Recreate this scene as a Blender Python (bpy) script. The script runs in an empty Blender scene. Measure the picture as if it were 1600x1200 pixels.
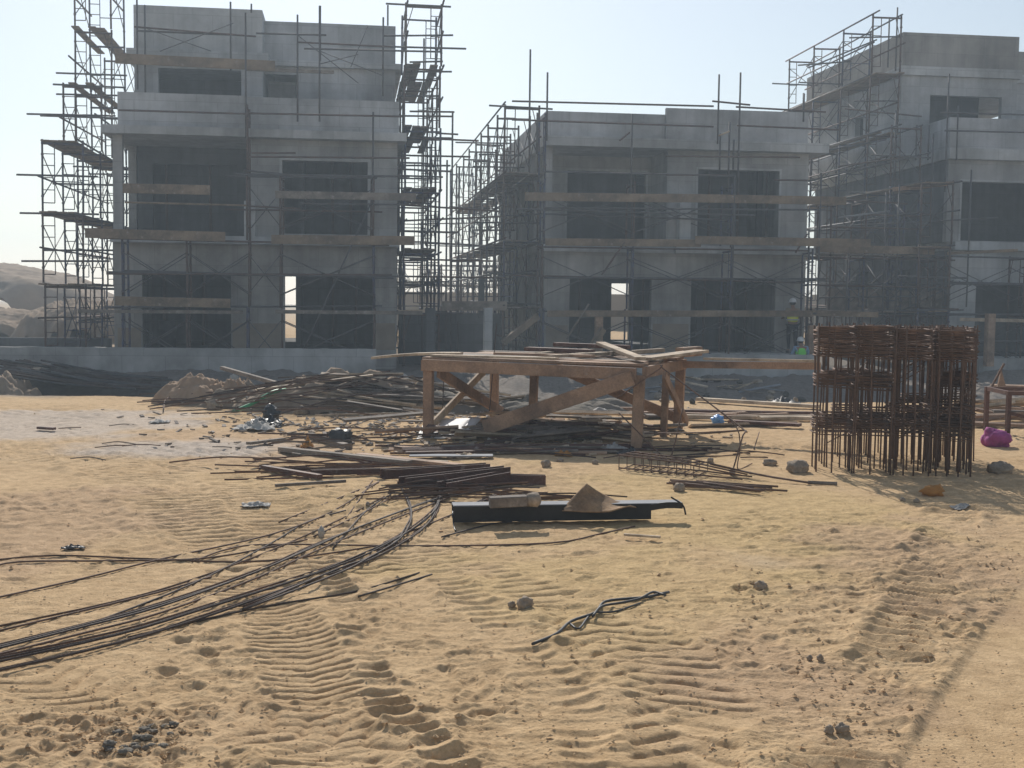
import bpy, bmesh, math, random
import numpy as np
from mathutils import Vector, Matrix, noise as mnoise
rnd = random.Random(7)
R = math.radians
scn = bpy.context.scene
col = scn.collection

# ------------------------------------------------------------------ camera
F_PX, HC = 1900.0, 1.65
YAW = math.atan(255 / F_PX); PITCH = math.atan(131 / F_PX); ROLL = 0.0118
C0 = Vector((0, 0, HC))
fw = Vector((math.sin(YAW) * math.cos(PITCH), math.cos(YAW) * math.cos(PITCH), -math.sin(PITCH)))
r0 = Vector((math.cos(YAW), -math.sin(YAW), 0))
u0 = r0.cross(fw)
rt = r0 * math.cos(ROLL) + u0 * math.sin(ROLL)
up = -r0 * math.sin(ROLL) + u0 * math.cos(ROLL)
cd = bpy.data.cameras.new('camera'); cam = bpy.data.objects.new('camera', cd); col.objects.link(cam)
cd.sensor_width = 36; cd.lens = F_PX / 1600 * 36; cd.clip_end = 5000; cd.clip_start = 0.05
cam.matrix_world = Matrix(((rt.x, up.x, -fw.x, C0.x), (rt.y, up.y, -fw.y, C0.y), (rt.z, up.z, -fw.z, C0.z), (0, 0, 0, 1)))
scn.camera = cam

def ray(px, py): return fw * F_PX + rt * (px - 800) - up * (py - 600)
def atY(px, py, Y):
    d = ray(px, py); return C0 + d * (Y / d.y)
def atD(px, py, D): return C0 + ray(px, py) * (D / F_PX)
def atX(px, py, X):
    d = ray(px, py); return C0 + d * (X / d.x)
def atZ(px, py, z=0.0):
    d = ray(px, py); return C0 + d * ((z - HC) / d.z)
def XY(px, Y, py=450): return atY(px, py, Y).x
def ZY(px, py, Y): return atY(px, py, Y).z

# ------------------------------------------------------------------ light
SUN_EL, SUN_AZ = R(33.5), R(-2.5)       # azimuth from +Y towards +X
sdir = Vector((math.sin(SUN_AZ) * math.cos(SUN_EL), math.cos(SUN_AZ) * math.cos(SUN_EL), math.sin(SUN_EL)))
ld = bpy.data.lights.new('sun', 'SUN'); ld.energy = 4.5; ld.angle = R(0.55); ld.color = (1, 0.94, 0.86)
lo = bpy.data.objects.new('sun', ld); col.objects.link(lo); lo.location = (0, 0, 60)
lo.rotation_euler = sdir.to_track_quat('Z', 'Y').to_euler()
w = bpy.data.worlds.new('World'); scn.world = w; w.use_nodes = True
nt = w.node_tree; nt.nodes.clear()
sk = nt.nodes.new('ShaderNodeTexSky'); sk.sky_type = 'NISHITA'; sk.sun_disc = False
sk.sun_elevation = SUN_EL; sk.sun_rotation = SUN_AZ; sk.altitude = 50
sk.air_density = 1.25; sk.dust_density = 0.6; sk.ozone_density = 3.0
bg = nt.nodes.new('ShaderNodeBackground'); bg.inputs['Strength'].default_value = 0.10
wo = nt.nodes.new('ShaderNodeOutputWorld')
hs = nt.nodes.new('ShaderNodeHueSaturation'); hs.inputs['Saturation'].default_value = 0.62; hs.inputs['Value'].default_value = 1.0
nt.links.new(sk.outputs[0], hs.inputs['Color']); nt.links.new(hs.outputs[0], bg.inputs[0]); nt.links.new(bg.outputs[0], wo.inputs[0])
scn.view_settings.view_transform = 'Standard'; scn.view_settings.look = 'None'
scn.view_settings.exposure = 0.0; scn.view_settings.gamma = 1
scn.cycles.max_bounces = 6; scn.cycles.use_denoising = True

# ------------------------------------------------------------------ materials
def mat(name, c1, c2=None, scale=3.0, rough=0.85, bump=0.0, bscale=40.0, streak=0.0, metal=0.0, detail=6, stretch=(1, 1, 1), c3=None):
    m = bpy.data.materials.new(name); m.use_nodes = True
    n = m.node_tree.nodes; l = m.node_tree.links
    b = n['Principled BSDF']; b.inputs['Roughness'].default_value = rough; b.inputs['Metallic'].default_value = metal
    b.inputs['Specular IOR Level'].default_value = 0.25
    c2 = c2 or tuple(x * 0.75 for x in c1)
    tc = n.new('ShaderNodeTexCoord'); mp = n.new('ShaderNodeMapping'); mp.inputs['Scale'].default_value = stretch
    l.new(tc.outputs['Object'], mp.inputs[0])
    nz = n.new('ShaderNodeTexNoise'); nz.inputs['Scale'].default_value = scale; nz.inputs['Detail'].default_value = detail
    nz.inputs['Roughness'].default_value = 0.6
    l.new(mp.outputs[0], nz.inputs['Vector'])
    rp = n.new('ShaderNodeValToRGB'); rp.color_ramp.elements[0].position = 0.32; rp.color_ramp.elements[1].position = 0.68
    rp.color_ramp.elements[0].color = (*c2, 1); rp.color_ramp.elements[1].color = (*c1, 1)
    if c3:
        e = rp.color_ramp.elements.new(0.5); e.color = (*c3, 1)
    l.new(nz.outputs[0], rp.inputs[0])
    out = rp.outputs[0]
    if streak:
        m2 = n.new('ShaderNodeMapping'); m2.inputs['Scale'].default_value = (2.2, 2.2, 0.12)
        l.new(tc.outputs['Object'], m2.inputs[0])
        n2 = n.new('ShaderNodeTexNoise'); n2.inputs['Scale'].default_value = 1.6; n2.inputs['Detail'].default_value = 8
        l.new(m2.outputs[0], n2.inputs['Vector'])
        r2 = n.new('ShaderNodeValToRGB'); r2.color_ramp.elements[0].position = 0.35; r2.color_ramp.elements[1].position = 0.62
        r2.color_ramp.elements[0].color = (1 - streak,) * 3 + (1,); r2.color_ramp.elements[1].color = (1, 1, 1, 1)
        l.new(n2.outputs[0], r2.inputs[0])
        mx = n.new('ShaderNodeMix'); mx.data_type = 'RGBA'; mx.blend_type = 'MULTIPLY'; mx.inputs[0].default_value = 1
        l.new(out, mx.inputs[6]); l.new(r2.outputs[0], mx.inputs[7]); out = mx.outputs[2]
    if streak:
        n4 = n.new('ShaderNodeTexNoise'); n4.inputs['Scale'].default_value = 0.33; n4.inputs['Detail'].default_value = 9; n4.inputs['Roughness'].default_value = .68; l.new(tc.outputs['Object'], n4.inputs['Vector'])
        r4 = n.new('ShaderNodeValToRGB'); r4.color_ramp.elements[0].position = .36; r4.color_ramp.elements[1].position = .60
        r4.color_ramp.elements[0].color = (.58, .57, .555, 1); r4.color_ramp.elements[1].color = (1.06, 1.06, 1.06, 1); l.new(n4.outputs[0], r4.inputs[0])
        bk = n.new('ShaderNodeTexBrick'); bk.inputs['Scale'].default_value = 1.0; bk.inputs['Brick Width'].default_value = 1.22; bk.inputs['Row Height'].default_value = .61; bk.inputs['Mortar Size'].default_value = .012; bk.inputs['Mortar Smooth'].default_value = .6
        bk.inputs['Color1'].default_value = (1, 1, 1, 1); bk.inputs['Color2'].default_value = (.86, .86, .87, 1); bk.inputs['Mortar'].default_value = (.72, .72, .72, 1)
        sx = n.new('ShaderNodeSeparateXYZ'); cx = n.new('ShaderNodeCombineXYZ'); ad = n.new('ShaderNodeMath'); l.new(tc.outputs['Object'], sx.inputs[0]); l.new(sx.outputs[0], ad.inputs[0]); l.new(sx.outputs[1], ad.inputs[1]); l.new(ad.outputs[0], cx.inputs[0]); l.new(sx.outputs[2], cx.inputs[1]); l.new(cx.outputs[0], bk.inputs['Vector'])
        for src in (r4.outputs[0], bk.outputs[0]):
            m4 = n.new('ShaderNodeMix'); m4.data_type = 'RGBA'; m4.blend_type = 'MULTIPLY'; m4.inputs[0].default_value = 1; l.new(out, m4.inputs[6]); l.new(src, m4.inputs[7]); out = m4.outputs[2]
    l.new(out, b.inputs['Base Color'])
    if bump:
        n3 = n.new('ShaderNodeTexNoise'); n3.inputs['Scale'].default_value = bscale; n3.inputs['Detail'].default_value = 5
        l.new(mp.outputs[0], n3.inputs['Vector'])
        bp = n.new('ShaderNodeBump'); bp.inputs['Strength'].default_value = bump; bp.inputs['Distance'].default_value = 0.02
        l.new(n3.outputs[0], bp.inputs['Height']); l.new(bp.outputs[0], b.inputs['Normal'])
    return m

M = dict(
    conc=mat('concrete', (0.50, 0.495, 0.485), (0.38, 0.38, 0.375), 0.9, 0.9, 0.35, 18, 0.20),
    conc_l=mat('concrete_light', (0.60, 0.61, 0.61), (0.50, 0.51, 0.51), 1.1, 0.9, 0.3, 18, 0.18),
    conc_g=mat('concrete_ground_floor', (0.49, 0.465, 0.435), (0.36, 0.345, 0.325), 0.9, 0.9, 0.35, 18, 0.22),
    conc_p=mat('concrete_parapet', (0.57, 0.58, 0.59), (0.46, 0.47, 0.48), 0.9, 0.9, 0.35, 18, 0.18),
    conc_shade=mat('concrete_recess_shade', (0.15, 0.155, 0.16), (0.10, 0.105, 0.11), 0.9, 0.95, 0.3, 14, 0.25),  # concrete darkened, so the shade of the loggia recess is in the colour
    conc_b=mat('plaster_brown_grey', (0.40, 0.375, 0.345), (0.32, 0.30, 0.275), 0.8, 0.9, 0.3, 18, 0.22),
    conc_d=mat('concrete_dark_shade', (0.17, 0.175, 0.18), (0.12, 0.125, 0.13), 0.9, 0.95, 0.3, 14, 0.25),  # dark concrete; shade of interiors and side walls put into the colour
    plinth=mat('concrete_plinth', (0.53, 0.52, 0.50), (0.42, 0.41, 0.395), 0.7, 0.95, 0.5, 9, 0.12),
    block=mat('block_infill', (0.33, 0.27, 0.21), (0.24, 0.20, 0.16), 2.2, 0.95, 0.3, 20),
    blue=mat('scaffold_blue', (0.045, 0.075, 0.16), (0.11, 0.07, 0.055), 4.0, 0.6, 0.1, 60),
    rust=mat('scaffold_rust', (0.135, 0.080, 0.060), (0.075, 0.055, 0.05), 5.0, 0.8, 0.15, 60),
    pipe=mat('scaffold_pipe', (0.105, 0.105, 0.115), (0.08, 0.065, 0.06), 3.0, 0.65, 0.1, 60),
    rebar=mat('rebar_rust', (0.19, 0.115, 0.08), (0.11, 0.075, 0.058), 9.0, 0.8, 0.3, 120),
    rebar_d=mat('rebar_dark', (0.06, 0.048, 0.045), (0.10, 0.075, 0.062), 6.0, 0.75, 0.3, 120),
    chan=mat('channel_red_brown', (0.17, 0.085, 0.06), (0.10, 0.055, 0.045), 5.0, 0.7, 0.2, 60),
    wood=mat('wood_brown', (0.47, 0.30, 0.19), (0.31, 0.20, 0.135), 3.0, 0.8, 0.25, 30, stretch=(1, 1, 1)),
    wood_p=mat('wood_pale', (0.66, 0.53, 0.38), (0.40, 0.29, 0.19), 4.0, 0.8, 0.25, 30),
    wood_g=mat('wood_grey', (0.30, 0.25, 0.20), (0.19, 0.155, 0.13), 3.0, 0.85, 0.3, 30),
    wood_s=mat('scaffold_wood', (0.30, 0.215, 0.14), (0.20, 0.145, 0.10), 2.0, 0.85, 0.25, 25),
    black=mat('black_steel', (0.018, 0.019, 0.022), (0.03, 0.03, 0.03), 6.0, 0.42, 0.1, 60),
    hose=mat('black_hose', (0.05, 0.055, 0.06), (0.09, 0.085, 0.08), 6.0, 0.5),
    sheet_p=mat('pale_sheet', (0.78, 0.79, 0.80), (0.68, 0.69, 0.70), 4.0, 0.6, 0.1, 20),
    card=mat('cardboard', (0.42, 0.27, 0.15), (0.30, 0.19, 0.11), 4.0, 0.9, 0.3, 30),
    zinc=mat('zinc_sheet', (0.30, 0.31, 0.33), (0.22, 0.23, 0.25), 4.0, 0.8, 0.1, 20),
    dirt=mat('dirt', (0.34, 0.235, 0.15), (0.23, 0.16, 0.105), 2.5, 1.0, 0.8, 14),
    sandy=mat('sand_clod', (0.60, 0.42, 0.245), (0.50, 0.35, 0.20), 6, 1.0, 0.5, 30),
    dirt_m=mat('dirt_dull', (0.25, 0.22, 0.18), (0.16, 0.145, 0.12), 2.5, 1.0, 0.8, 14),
    dirt_h=mat('dirt_heap_brown', (0.44, 0.31, 0.21), (0.33, 0.23, 0.155), 2.5, 1.0, 0.8, 14),
    dirt_g=mat('dirt_grey', (0.38, 0.29, 0.205), (0.25, 0.195, 0.145), 2.5, 1.0, 0.8, 14),
    stone=mat('stone', (0.50, 0.40, 0.30), (0.36, 0.29, 0.22), 6.0, 0.95, 0.6, 25),
    stone_l=mat('stone_pale', (0.55, 0.49, 0.42), (0.42, 0.37, 0.31), 6.0, 0.95, 0.6, 25),
    white=mat('white_plastic', (0.50, 0.48, 0.44), (0.36, 0.34, 0.31), 8.0, 0.8, 0.3, 30),
    bluep=mat('blue_plastic', (0.12, 0.32, 0.72), (0.20, 0.42, 0.78), 10.0, 0.4),
    pink=mat('pink_sack', (0.42, 0.10, 0.30), (0.26, 0.06, 0.19), 10.0, 0.85, 0.5, 25),
    orange=mat('orange_rag', (0.55, 0.26, 0.07), (0.40, 0.18, 0.05), 10.0, 0.8, 0.4, 30),
    blackp=mat('black_plastic', (0.03, 0.034, 0.04), (0.055, 0.06, 0.065), 8.0, 0.4, 0.4, 20),
    green=mat('green_hose', (0.08, 0.42, 0.20), (0.05, 0.26, 0.13), 8.0, 0.5),
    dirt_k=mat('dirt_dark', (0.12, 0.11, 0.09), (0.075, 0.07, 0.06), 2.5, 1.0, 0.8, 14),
    skin=mat('skin', (0.30, 0.17, 0.11), (0.26, 0.14, 0.09), 8.0, 0.6),
    trous=mat('dark_trousers', (0.018, 0.02, 0.028), (0.03, 0.032, 0.04), 5.0, 0.9, 0.3, 20),
    shirt=mat('tan_shirt', (0.30, 0.24, 0.17), (0.24, 0.19, 0.13), 6.0, 0.9),
    shirt_b=mat('blue_shirt', (0.25, 0.36, 0.52), (0.20, 0.30, 0.44), 6.0, 0.9),
    vest_y=mat('vest_yellow', (0.86, 0.90, 0.12), (0.80, 0.84, 0.10), 6.0, 0.7),
    vest_g=mat('vest_green', (0.22, 0.80, 0.14), (0.18, 0.70, 0.11), 6.0, 0.7),
    refl=mat('reflective_band', (0.60, 0.62, 0.60), (0.52, 0.54, 0.52), 8.0, 0.4),
    helmet=mat('helmet_white', (0.78, 0.78, 0.76), (0.70, 0.70, 0.68), 5.0, 0.35),
    hair=mat('hair', (0.02, 0.016, 0.014), (0.03, 0.024, 0.02), 20.0, 0.7),
    farwall=mat('far_wall', (0.50, 0.42, 0.33), (0.40, 0.34, 0.27), 0.3, 0.95, 0.2, 4),
    hill=mat('sand_hill', (0.36, 0.265, 0.185), (0.24, 0.18, 0.13), 0.6, 1.0, 0.8, 1.5),
)

def weather(m):
    n = m.node_tree.nodes; l = m.node_tree.links; b = n['Principled BSDF']; src = b.inputs['Base Color'].links[0].from_socket
    tc = n.new('ShaderNodeTexCoord'); out = src
    for sc, lo, p0, p1 in ((1.7, .62, .38, .58), (45, .72, .30, .62)):
        z = n.new('ShaderNodeTexNoise'); z.inputs['Scale'].default_value = sc; z.inputs['Detail'].default_value = 8; z.inputs['Roughness'].default_value = .7; l.new(tc.outputs['Object'], z.inputs['Vector'])
        r_ = n.new('ShaderNodeValToRGB'); r_.color_ramp.elements[0].position = p0; r_.color_ramp.elements[1].position = p1; r_.color_ramp.elements[0].color = (lo, lo * 1.02, lo * 1.05, 1); r_.color_ramp.elements[1].color = (1.08, 1.08, 1.08, 1); l.new(z.outputs[0], r_.inputs[0])
        mx = n.new('ShaderNodeMix'); mx.data_type = 'RGBA'; mx.blend_type = 'MULTIPLY'; mx.inputs[0].default_value = 1; l.new(out, mx.inputs[6]); l.new(r_.outputs[0], mx.inputs[7]); out = mx.outputs[2]
    z = n.new('ShaderNodeTexNoise'); z.inputs['Scale'].default_value = 7; z.inputs['Detail'].default_value = 9; z.inputs['Roughness'].default_value = .75; l.new(tc.outputs['Object'], z.inputs['Vector'])
    r_ = n.new('ShaderNodeValToRGB'); r_.color_ramp.elements[0].position = .58; r_.color_ramp.elements[1].position = .70; r_.color_ramp.elements[0].color = (0, 0, 0, 1); r_.color_ramp.elements[1].color = (.55, .55, .55, 1); l.new(z.outputs[0], r_.inputs[0])
    mx = n.new('ShaderNodeMix'); mx.data_type = 'RGBA'; l.new(r_.outputs[0], mx.inputs[0]); l.new(out, mx.inputs[6]); mx.inputs[7].default_value = (.42, .39, .35, 1)   # cement splashes
    l.new(mx.outputs[2], b.inputs['Base Color'])
for k_ in ('wood', 'wood_p', 'wood_g', 'wood_s', 'chan', 'card', 'stone', 'black'): weather(M[k_]) if k_ != 'black' else None

# ------------------------------------------------------------------ helpers
def tag(o, label=None, cat=None, group=None, kind=None):
    if label: o['label'] = label
    if cat: o['category'] = cat
    if group: o['group'] = group
    if kind: o['kind'] = kind
    return o
def thing(name, loc, label, cat, group=None):
    o = bpy.data.objects.new(name, None); o.empty_display_size = 0.2; col.objects.link(o)
    o.location = loc; return tag(o, label, cat, group)

class PB:
    '''collects boxes and links every one as a part of its own'''
    def __init__(s): s.b = []
    def box(s, *a): s.b.append(a)
    def build(s, name, m, root):
        for a in s.b: t = MB(); t.box(*a); t.build(name, m, root)
class MB:
    def __init__(s): s.v = []; s.f = []; s.sm = []
    def add(s, vs, fs, smooth=False):
        b = len(s.v); s.v += [tuple(v) for v in vs]; s.f += [tuple(i + b for i in q) for q in fs]; s.sm += [smooth] * len(fs)
        return s
    def box(s, x0, x1, y0, y1, z0, z1):
        return s.add([(x0,y0,z0),(x1,y0,z0),(x1,y1,z0),(x0,y1,z0),(x0,y0,z1),(x1,y0,z1),(x1,y1,z1),(x0,y1,z1)],
              [(0,3,2,1),(4,5,6,7),(0,1,5,4),(1,2,6,5),(2,3,7,6),(3,0,4,7)])
    def bar(s, p0, p1, wd, ht, upv=(0, 0, 1), bev=0.0, warp=0.0):
        """timber from p0 to p1: wd sideways, ht along upv"""
        p0 = Vector(p0); p1 = Vector(p1); d = (p1 - p0).normalized(); u = Vector(upv)
        u = (u - d * u.dot(d)); u = u.normalized() if u.length > 1e-4 else d.orthogonal().normalized()
        sd = d.cross(u)
        n = 4 if warp else 1
        a, b = wd / 2, ht / 2; c = min(a, b) * 0.18 if bev else 0
        prof = [(-a+c,-b),(a-c,-b),(a,-b+c),(a,b-c),(a-c,b),(-a+c,b),(-a,b-c),(-a,-b+c)] if bev else [(-a,-b),(a,-b),(a,b),(-a,b)]
        k = len(prof); vs = []
        for i in range(n + 1):
            t = i / n; p = p0.lerp(p1, t) + u * (warp * math.sin(t * math.pi)) 
            vs += [p + sd * x + u * y for x, y in prof]
        fs = []
        for i in range(n):
            for j in range(k):
                fs.append((i*k + j, i*k + (j+1) % k, (i+1)*k + (j+1) % k, (i+1)*k + j))
        fs.append(tuple(reversed(range(k)))); fs.append(tuple(range(n*k, n*k + k)))
        return s.add(vs, fs)
    def tube(s, pts, r, n=6, closed=False):
        pts = [Vector(p) for p in pts]; m = len(pts); vs = []; prev = None
        for i, p in enumerate(pts):
            if closed: d = pts[(i+1) % m] - pts[i-1]
            else: d = pts[min(i+1, m-1)] - pts[max(i-1, 0)]
            d = d.normalized()
            if prev is None: a = d.orthogonal().normalized()
            else:
                a = prev - d * prev.dot(d); a = a.normalized() if a.length > 1e-5 else d.orthogonal().normalized()
            prev = a; b = d.cross(a); rr = r[i] if isinstance(r, (list, tuple)) else r
            vs += [p + a * (rr * math.cos(2*math.pi*j/n)) + b * (rr * math.sin(2*math.pi*j/n)) for j in range(n)]
        fs = []
        for i in range(m if closed else m - 1):
            i2 = (i + 1) % m
            for j in range(n): fs.append((i*n + j, i*n + (j+1) % n, i2*n + (j+1) % n, i2*n + j))
        if not closed: fs.append(tuple(reversed(range(n)))); fs.append(tuple(range((m-1)*n, m*n)))
        return s.add(vs, fs, True)
    def build(s, name, m, parent=None, origin=None, local=False):
        vs = np.array([tuple(v) for v in s.v], dtype=float)
        me = bpy.data.meshes.new(name)
        if parent is not None: org = np.zeros(3) if local else np.array(wloc(parent))
        elif origin is not None: org = np.array(origin, dtype=float)
        else: org = np.array([(vs[:,0].min()+vs[:,0].max())/2, (vs[:,1].min()+vs[:,1].max())/2, vs[:,2].min()])
        me.from_pydata((vs - org).tolist(), [], s.f)
        me.polygons.foreach_set('use_smooth', s.sm)
        me.materials.append(M[m] if isinstance(m, str) else m); me.update()
        o = bpy.data.objects.new(name, me); col.objects.link(o)
        if parent is not None: o.parent = parent
        else: o.location = org
        return o
def wloc(o):
    v = Vector((0, 0, 0))
    while o: v += o.location; o = o.parent
    return v

def lump(mb, c, rx, ry, rz, seed=0, sub=2, amp=0.3, fr=1.5):
    bm = bmesh.new(); bmesh.ops.create_icosphere(bm, subdivisions=sub, radius=1)
    vs = []
    for v in bm.verts:
        n = 1 + amp * mnoise.fractal(v.co * fr + Vector((seed * 3.7, seed * 1.3, 0)), 0.9, 2.0, 3)
        vs.append((c[0] + v.co.x * n * rx, c[1] + v.co.y * n * ry, c[2] + v.co.z * n * rz))
    fs = [tuple(v.index for v in f.verts) for f in bm.faces]; bm.free()
    return mb.add(vs, fs, True)

def wall_grid(mb, x0, x1, z0, z1, ya, yb, holes=()):
    """vertical wall in the XZ plane from y=ya (front) to y=yb with rectangular holes (hx0,hx1,hz0,hz1)"""
    xs = sorted({x0, x1, *[min(max(h[i], x0), x1) for h in holes for i in (0, 1)]})
    zs = sorted({z0, z1, *[min(max(h[i], z0), z1) for h in holes for i in (2, 3)]})
    def solid(i, j):
        if i < 0 or j < 0 or i >= len(xs) - 1 or j >= len(zs) - 1: return False
        cx, cz = (xs[i] + xs[i+1]) / 2, (zs[j] + zs[j+1]) / 2
        return not any(h[0] < cx < h[1] and h[2] < cz < h[3] for h in holes)
    for i in range(len(xs) - 1):
        for j in range(len(zs) - 1):
            if not solid(i, j): continue
            a, b, c, d = xs[i], xs[i+1], zs[j], zs[j+1]
            mb.add([(a,ya,c),(b,ya,c),(b,ya,d),(a,ya,d)], [(0,1,2,3)])
            mb.add([(a,yb,c),(b,yb,c),(b,yb,d),(a,yb,d)], [(3,2,1,0)])
            if not solid(i-1, j): mb.add([(a,ya,c),(a,yb,c),(a,yb,d),(a,ya,d)], [(3,2,1,0)])
            if not solid(i+1, j): mb.add([(b,ya,c),(b,yb,c),(b,yb,d),(b,ya,d)], [(0,1,2,3)])
            if not solid(i, j-1): mb.add([(a,ya,c),(b,ya,c),(b,yb,c),(a,yb,c)], [(3,2,1,0)])
            if not solid(i, j+1): mb.add([(a,ya,d),(b,ya,d),(b,yb,d),(a,yb,d)], [(0,1,2,3)])
    return mb
def wall_gridx(mb, y0, y1, z0, z1, xa, xb, holes=()):
    t = MB(); wall_grid(t, y0, y1, z0, z1, xa, xb, holes)
    return mb.add([(v[1], v[0], v[2]) for v in t.v], [tuple(reversed(q)) for q in t.f])

# ------------------------------------------------------------------ ground
def h2(i, j, s):
    v = np.sin(i * 127.1 + j * 311.7 + s * 74.7) * 43758.5453
    return v - np.floor(v)
def vn(x, y, s=0):
    xi = np.floor(x); yi = np.floor(y); fx = x - xi; fy = y - yi
    fx = fx * fx * fx * (fx * (fx * 6 - 15) + 10); fy = fy * fy * fy * (fy * (fy * 6 - 15) + 10)
    a = h2(xi, yi, s); b = h2(xi + 1, yi, s); c = h2(xi, yi + 1, s); d = h2(xi + 1, yi + 1, s)
    return (a * (1 - fx) + b * fx) * (1 - fy) + (c * (1 - fx) + d * fx) * fy - 0.5
def sstep(a, b, x):
    t = np.clip((x - a) / (b - a), 0, 1); return t * t * (3 - 2 * t)
LIP = 19.8
def base_z(x, y):
    x = np.asarray(x, float); y = np.asarray(y, float)
    lip = LIP + 0.7 * vn(x * 0.35, y * 0, 5) + 1.0 * sstep(-2, -6, x)
    z = -1.0 * sstep(lip, lip + 3.6, y)
    z = z + 0.45 * sstep(27, 35, y)                       # bank up to the plinths
    z = z + 0.55 * sstep(42, 60, y)
    z = z + 0.05 * vn(x * 0.5, y * 0.5, 1) + 0.16 * vn(x * .3, y * .3, 2) * sstep(22, 26, y)
    return z
def gz(x, y): return float(base_z(x, y))
def atG(px, py, dz=0.0):
    z = 0.0
    for _ in range(12):
        p = atZ(px, py, z)
        z = 0.5 * z + 0.5 * gz(p.x, p.y)
    return Vector((p.x, p.y, gz(p.x, p.y) + dz))

def track(X, Y, H, pts, width, spacing, amp, kind, sd=0):
    """wheel or track marks pressed into the sand along a world-space polyline"""
    P = [atZ(*p) for p in pts]; best = np.full(X.shape, 1e9); arc = np.zeros(X.shape); off = np.zeros(X.shape); s0 = 0
    for a, b in zip(P, P[1:]):
        dx, dy = b.x - a.x, b.y - a.y; L = math.hypot(dx, dy)
        t = ((X - a.x) * dx + (Y - a.y) * dy) / L**2; tc = np.clip(t, 0, 1)
        d = np.hypot(X - a.x - tc * dx, Y - a.y - tc * dy)
        sg = ((X - a.x) * dy - (Y - a.y) * dx) / L
        m = d < best; best = np.where(m, d, best); arc = np.where(m, s0 + tc * L, arc); off = np.where(m, sg, off); s0 += L
    hw = hw_ = width / 2; inside = sstep(hw * 1.12, hw * 0.85, best)
    keep = sstep(-0.36, -0.04, vn(X * 1.6, Y * 1.6, 60 + sd) + .5 * vn(X * 5, Y * 5, 64 + sd)) * (0.65 + .7 * (vn(X * 9, Y * 9, 65 + sd) + .5))
    wob = vn(X * 2.5, Y * 2.5, 61 + sd) * 0.6 + vn(X * 7, Y * 7, 63 + sd) * 0.35; best = best + hw_ * .35 * vn(X * 6, Y * 6, 66 + sd)
    ph = arc / spacing + wob
    if kind == 'chev': ph = ph + 0.9 * np.abs(off) / hw
    if kind == 'slant': ph = ph + 0.5 * off / hw
    saw = ph - np.floor(ph)
    lug = np.where(saw < 0.72, saw / 0.72, (1 - saw) / 0.28) - 0.45
    if kind in ('slant', 'chev'): lug = 0.18 - np.exp(-((saw - 0.5) / 0.15) ** 2)
    rim = np.exp(-((best - hw * 1.15) / (0.07)) ** 2) * 0.5 * amp * (0.4 + 1.2 * (vn(X * 6, Y * 6, 62) + .5))
    if kind == 'flat': return H * (1 - inside * 0.85) - inside * amp + rim * .6
    return H * (1 - 0.6 * inside * keep) + inside * keep * amp * lug + rim * keep

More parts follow.
